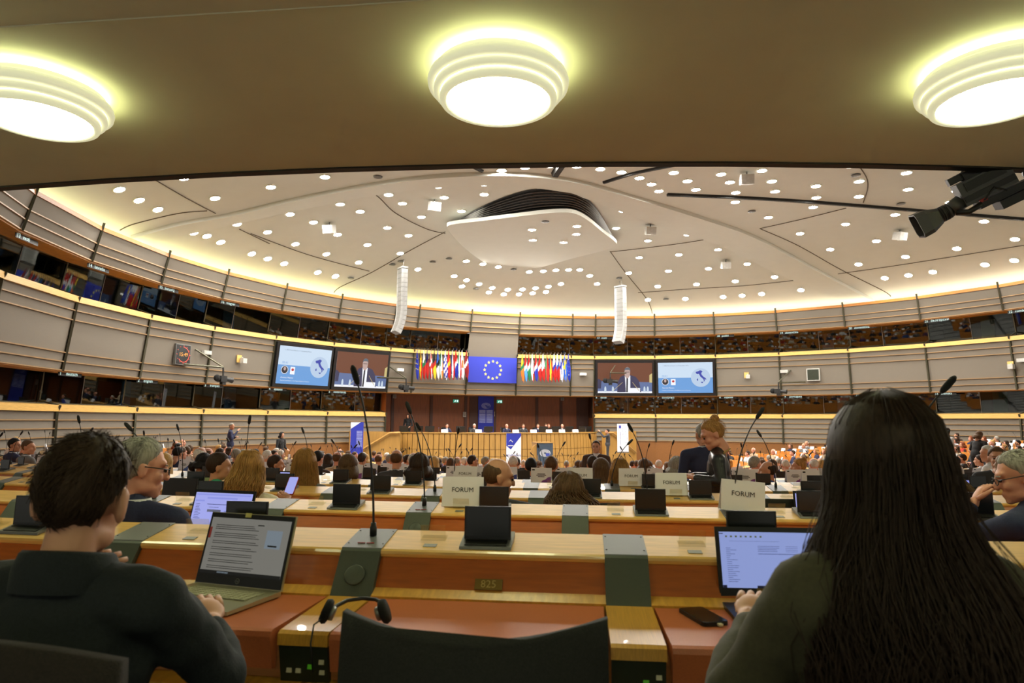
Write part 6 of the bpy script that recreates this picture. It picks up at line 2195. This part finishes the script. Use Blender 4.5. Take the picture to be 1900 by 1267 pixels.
# mail laptop of the grey-haired man (second row)
Mrow = [s for s in SEATS if s[0] == 1]
zp1 = row_floor(1) + 0.747
hl, hr = un_d(345, 985, 3.72), un_d(458, 985, 3.60)
hl.z = hr.z = zp1
t, l, sw, sh = laptop('open black laptop showing a lilac mail page beyond the silver laptop', hl, hr, None, 0.23, 0.235, math.radians(14), 'black_plastic', 'black_plastic', None, keys=False)
scr = mk('screen', (lambda q: (q.poly([(0, 0, 0), (sw, 0, 0), (sw, 0, sh), (0, 0, sh)]), q)[1])(MB()), 'mail_bg', l, T(0.011, -0.0035, 0.036))
bars(scr, 'mail_panel', [(0.02, 0.92, 0.98, 0.96), (0.22, 0.82, 0.75, 0.87), (0.02, 0.74, 0.18, 0.78)], -0.0008, sw, sh)
bars(scr, 'mail_text', [(0.04, 0.66 - 0.045 * i, 0.04 + rr_.uniform(0.06, 0.13), 0.672 - 0.045 * i) for i in range(10)] + [(0.24, 0.66, 0.72, 0.675), (0.28, 0.58, 0.45, 0.59), (0.56, 0.48, 0.86, 0.49), (0.56, 0.44, 0.82, 0.45)], -0.001, sw, sh)
bars(scr, 'mail_grey', [(0.26, 0.45, 0.50, 0.52), (0.88, 0.46, 0.97, 0.50)], -0.001, sw, sh)

# other open computers among the rows
def on_row(k, px, y, z):
    """matrix on desk row k at the place seen at that pixel column (local y, z as in the desk profile)"""
    best = min((s for s in SEATS if s[0] == k and s[4]), key=lambda s: abs(s[4][0] - px))
    Mc, xs = best[2], 0.0
    for _ in range(20):
        d = to_px(Mc @ Vector((xs, y, z)))
        xs += (px - d[0]) / F_PX * d[2]
    return Mc @ T(xs, y, z)


for lb, px, k_, w_, m_ in (('black laptop seen beside the grey-haired man', 327, 2, 0.30, None), ('open laptop with a pale green screen below the green turtleneck', 372, 3, 0.24, 'xl_green'), ('laptop with a blue screen near the right-hand white card', 1808, 4, 0.30, 'mail_panel'), ('small laptop with a yellow-green screen at the right', 1788, 3, 0.24, 'xl_green'), ('laptop with a pale screen left of the long-haired woman', 1516, 2, 0.28, 'mail_bg'), ('laptop with a pale screen left of the long blond hair', 536, 4, 0.3, 'mail_bg')):
    Mo = on_row(k_, px, -0.13, 0.748)
    hl, hr = Mo @ Vector((-w_ / 2, 0, 0)), Mo @ Vector((w_ / 2, 0, 0))
    t, l, sw, sh = laptop(lb, hl, hr, None, 0.2, w_ * 0.72, math.radians(8), 'black_plastic', 'black_plastic', None, keys=False)
    if m_:
        mk('screen', (lambda q: (q.poly([(0, 0, 0), (sw, 0, 0), (sw, 0, sh), (0, 0, sh)]), q)[1])(MB()), m_, l, T(0.011, -0.0035, 0.036))

# phone
p1, p2, p3 = un_z(1258, 1128, ZPAD + 0.01), un_z(1300, 1166, ZPAD + 0.01), un_z(1310, 1125, ZPAD + 0.01)
M = frame(un_z(1304, 1147, ZPAD + 0.0005), (p3 - p1), (0, 0, 1))
t = thing('mobile_phone', 'black mobile phone lying on the leather pad left of the black laptop', 'phone', M)
def rrect(w, h, r, n=4):
    out = []
    for cx, cy, a0 in ((w / 2 - r, h / 2 - r, 0), (-w / 2 + r, h / 2 - r, 90), (-w / 2 + r, -h / 2 + r, 180), (w / 2 - r, -h / 2 + r, 270)):
        for i in range(n + 1):
            a = math.radians(a0 + 90 * i / n)
            out.append((cx + r * math.cos(a), cy + r * math.sin(a)))
    return out
ang_p = math.radians(0)
dl = (p2 - p1).length
mb = MB(); mb.prism(rrect(0.078, 0.155, 0.012), 0.0, 0.011, plane='xy'); ph_ = mk('phone_case', mb, 'black_plastic', t)
mb = MB(); mb.prism(rrect(0.072, 0.149, 0.010), 0.011, 0.0118, plane='xy'); mk('phone_screen', mb, 'screen_black', t)
mb = MB(); mb.box((0.008, -0.082, 0.005), (0.012, 0.016, 0.006)); mk('charging_plug', mb, 'button_ivory', t)

# phone in the hand of the woman in cream
t = thing('mobile_phone', 'phone with a lit screen and red case held by the woman in cream', 'phone', PHONE_WOMAN.matrix_world @ T(0.12, 0.44, 1.02) @ RX(0.9))
mb = MB(); mb.prism(rrect(0.076, 0.15, 0.010), 0.0, 0.009, plane='xy'); mk('phone_case', mb, 'red_label', t)
mb = MB(); mb.prism(rrect(0.068, 0.142, 0.008), 0.009, 0.010, plane='xy'); mk('phone_screen', mb, 'mail_bg', t)

# headphones on the divider
A_, B_ = un_z(614, 1140, ZPAD + 0.03), un_z(705, 1140, ZPAD + 0.03)
t = thing('headphones', 'black wired headphones lying on the wooden divider beside the empty chair', 'headphones', frame((A_ + B_) / 2, B_ - A_, (0, 0, 1)))
hw_ = (B_ - A_).length / 2
mb = MB(); mb.tube([(-hw_, 0, 0.0), (-hw_ * 0.95, 0.035, 0.012), (-hw_ * 0.6, 0.075, 0.018), (0, 0.09, 0.020), (hw_ * 0.6, 0.078, 0.020), (hw_ * 1.0, 0.05, 0.016), (hw_ * 1.25, 0.03, 0.006)], 0.0055, 8); mk('headband', mb, 'black_plastic', t, None, True)
for s in (-1, 1):
    cup = mk('ear_cup', (lambda q: (q.lathe([(0.012, 0), (0.030, 0.004), (0.034, 0.012), (0.030, 0.022), (0.010, 0.024)], 18), q)[1])(MB()), 'black_foam', t, T(s * hw_, 0, 0.004) @ RY(s * 1.2), True)
    mb = MB(); mb.lathe([(0.018, -0.010), (0.020, 0.0), (0.012, 0.002)], 14); mk('cup_cap', mb, 'grey_metal', cup, None, True)
mb = MB(); mb.tube([(-hw_ - 0.01, -0.01, 0.0), (-hw_ - 0.03, -0.06, -0.01), (-hw_ - 0.03, -0.085, -0.05), (-hw_ - 0.02, -0.09, -0.12)], 0.0022, 6); mk('cable', mb, 'black_plastic', t, None, True)

# papers in front of the right-hand man, blue folder
Pq = un_d(1805, 948, 3.6)
t = tag(mk('paper_sheets', (lambda q: (q.box((0, 0, 0.003), (0.30, 0.21, 0.006)), q)[1])(MB()), 'paper', None, T(Pq.x, Pq.y, row_floor(1) + 0.748) @ RZ(0.35)), 'white paper sheets lying before the man in the navy sweater', 'paper')


# ---------------------------------------------------------------- chairs
def chair(label, M, w=0.52, h=0.36, m='chair_fabric', dip=0.03, thick=0.06):
    t = thing('conference_chair', label, 'chair', M)
    rings = []
    n = 14
    for b in range(9):
        tv = b / 8
        ring_f, ring_b = [], []
        for s in range(n + 1):
            u = s / n * 2 - 1
            top = 0.90 - dip * (1 - u * u)
            z = (top - h) + h * tv
            yy = 0.07 * u * u + 0.02 * (1 - tv)
            th = thick * (1 - 0.55 * tv ** 4)
            ring_f.append((u * w / 2, yy - 0.0, z))
            ring_b.append((u * w / 2, yy - th, z))
        rings.append(ring_f + ring_b[::-1])
    mb = MB(); mb.loft(rings); mk('backrest', mb, m, t, None, True)
    mb = MB(); mb.prism(rrect(w * 0.95, 0.48, 0.08), 0.42, 0.50, plane='xy'); mk('seat', mb, m, t, T(0, 0.24, 0))
    mb = MB(); mb.tube([(0, 0.24, 0.08), (0, 0.24, 0.42)], 0.03, 10); mk('pedestal', mb, 'grey_metal', t)
    for s in range(5):
        a = 2 * math.pi * s / 5
        mb = MB(); mb.tube([(0, 0.24, 0.09), (0.26 * math.cos(a), 0.24 + 0.26 * math.sin(a), 0.05)], [0.025, 0.018], 6); f_ = mk('foot_arm', mb, 'black_plastic', t)
        mb = MB(); mb.ball((0.26 * math.cos(a), 0.24 + 0.26 * math.sin(a), 0.028), 0.027, 8, 6); mk('castor', mb, 'black_plastic', f_)
    for s in (-1, 1):
        mb = MB(); mb.tube([(s * w * 0.47, 0.02, 0.66), (s * w * 0.50, 0.10, 0.66), (s * w * 0.50, 0.34, 0.655)], 0.018, 6); mk('armrest', mb, 'black_plastic', t)
    return t


c_ = un_z(872, 1158, row_floor(0) + 0.895)
chair('empty black fabric chair pushed up to the seat-number desk', T(c_.x, c_.y, row_floor(0)) @ RZ(math.radians(-5)), 0.555, 0.42, dip=0.034)
pman = man.matrix_world.translation
chair('dark brown fabric chair carrying the young man', T(-0.93, 1.16, row_floor(0)) @ RZ(math.radians(-4)), 0.56, 0.40, 'chair_fabric_brown', -0.05)
chair('dark chair carrying the long-haired woman', T(0.70, 0.98, row_floor(0)) @ RZ(math.radians(4)), 0.50, 0.30, 'chair_fabric', 0.02)
for px, py, dd, lb in ((1085, 921, 4.5, 'black chair back beside the curly-haired woman'), (1450, 921, 4.8, 'grey chair back right of the tilted forum card'), (690, 897, 6.0, 'dark chair back below the brown bob'), (375, 872, 8.0, 'black chair back behind the slumped person')):
    q_ = un_d(px, py, dd)
    k_ = min(range(NROW), key=lambda k: abs(row_R(k) + 0.7 - math.hypot(q_.x - S.x, q_.y - S.y)))
    chair(lb, T(q_.x, q_.y, row_floor(k_)) @ RZ(math.radians(-4)), 0.46, 0.36, dip=0.0)

bpy.data.scenes.remove(TMP)
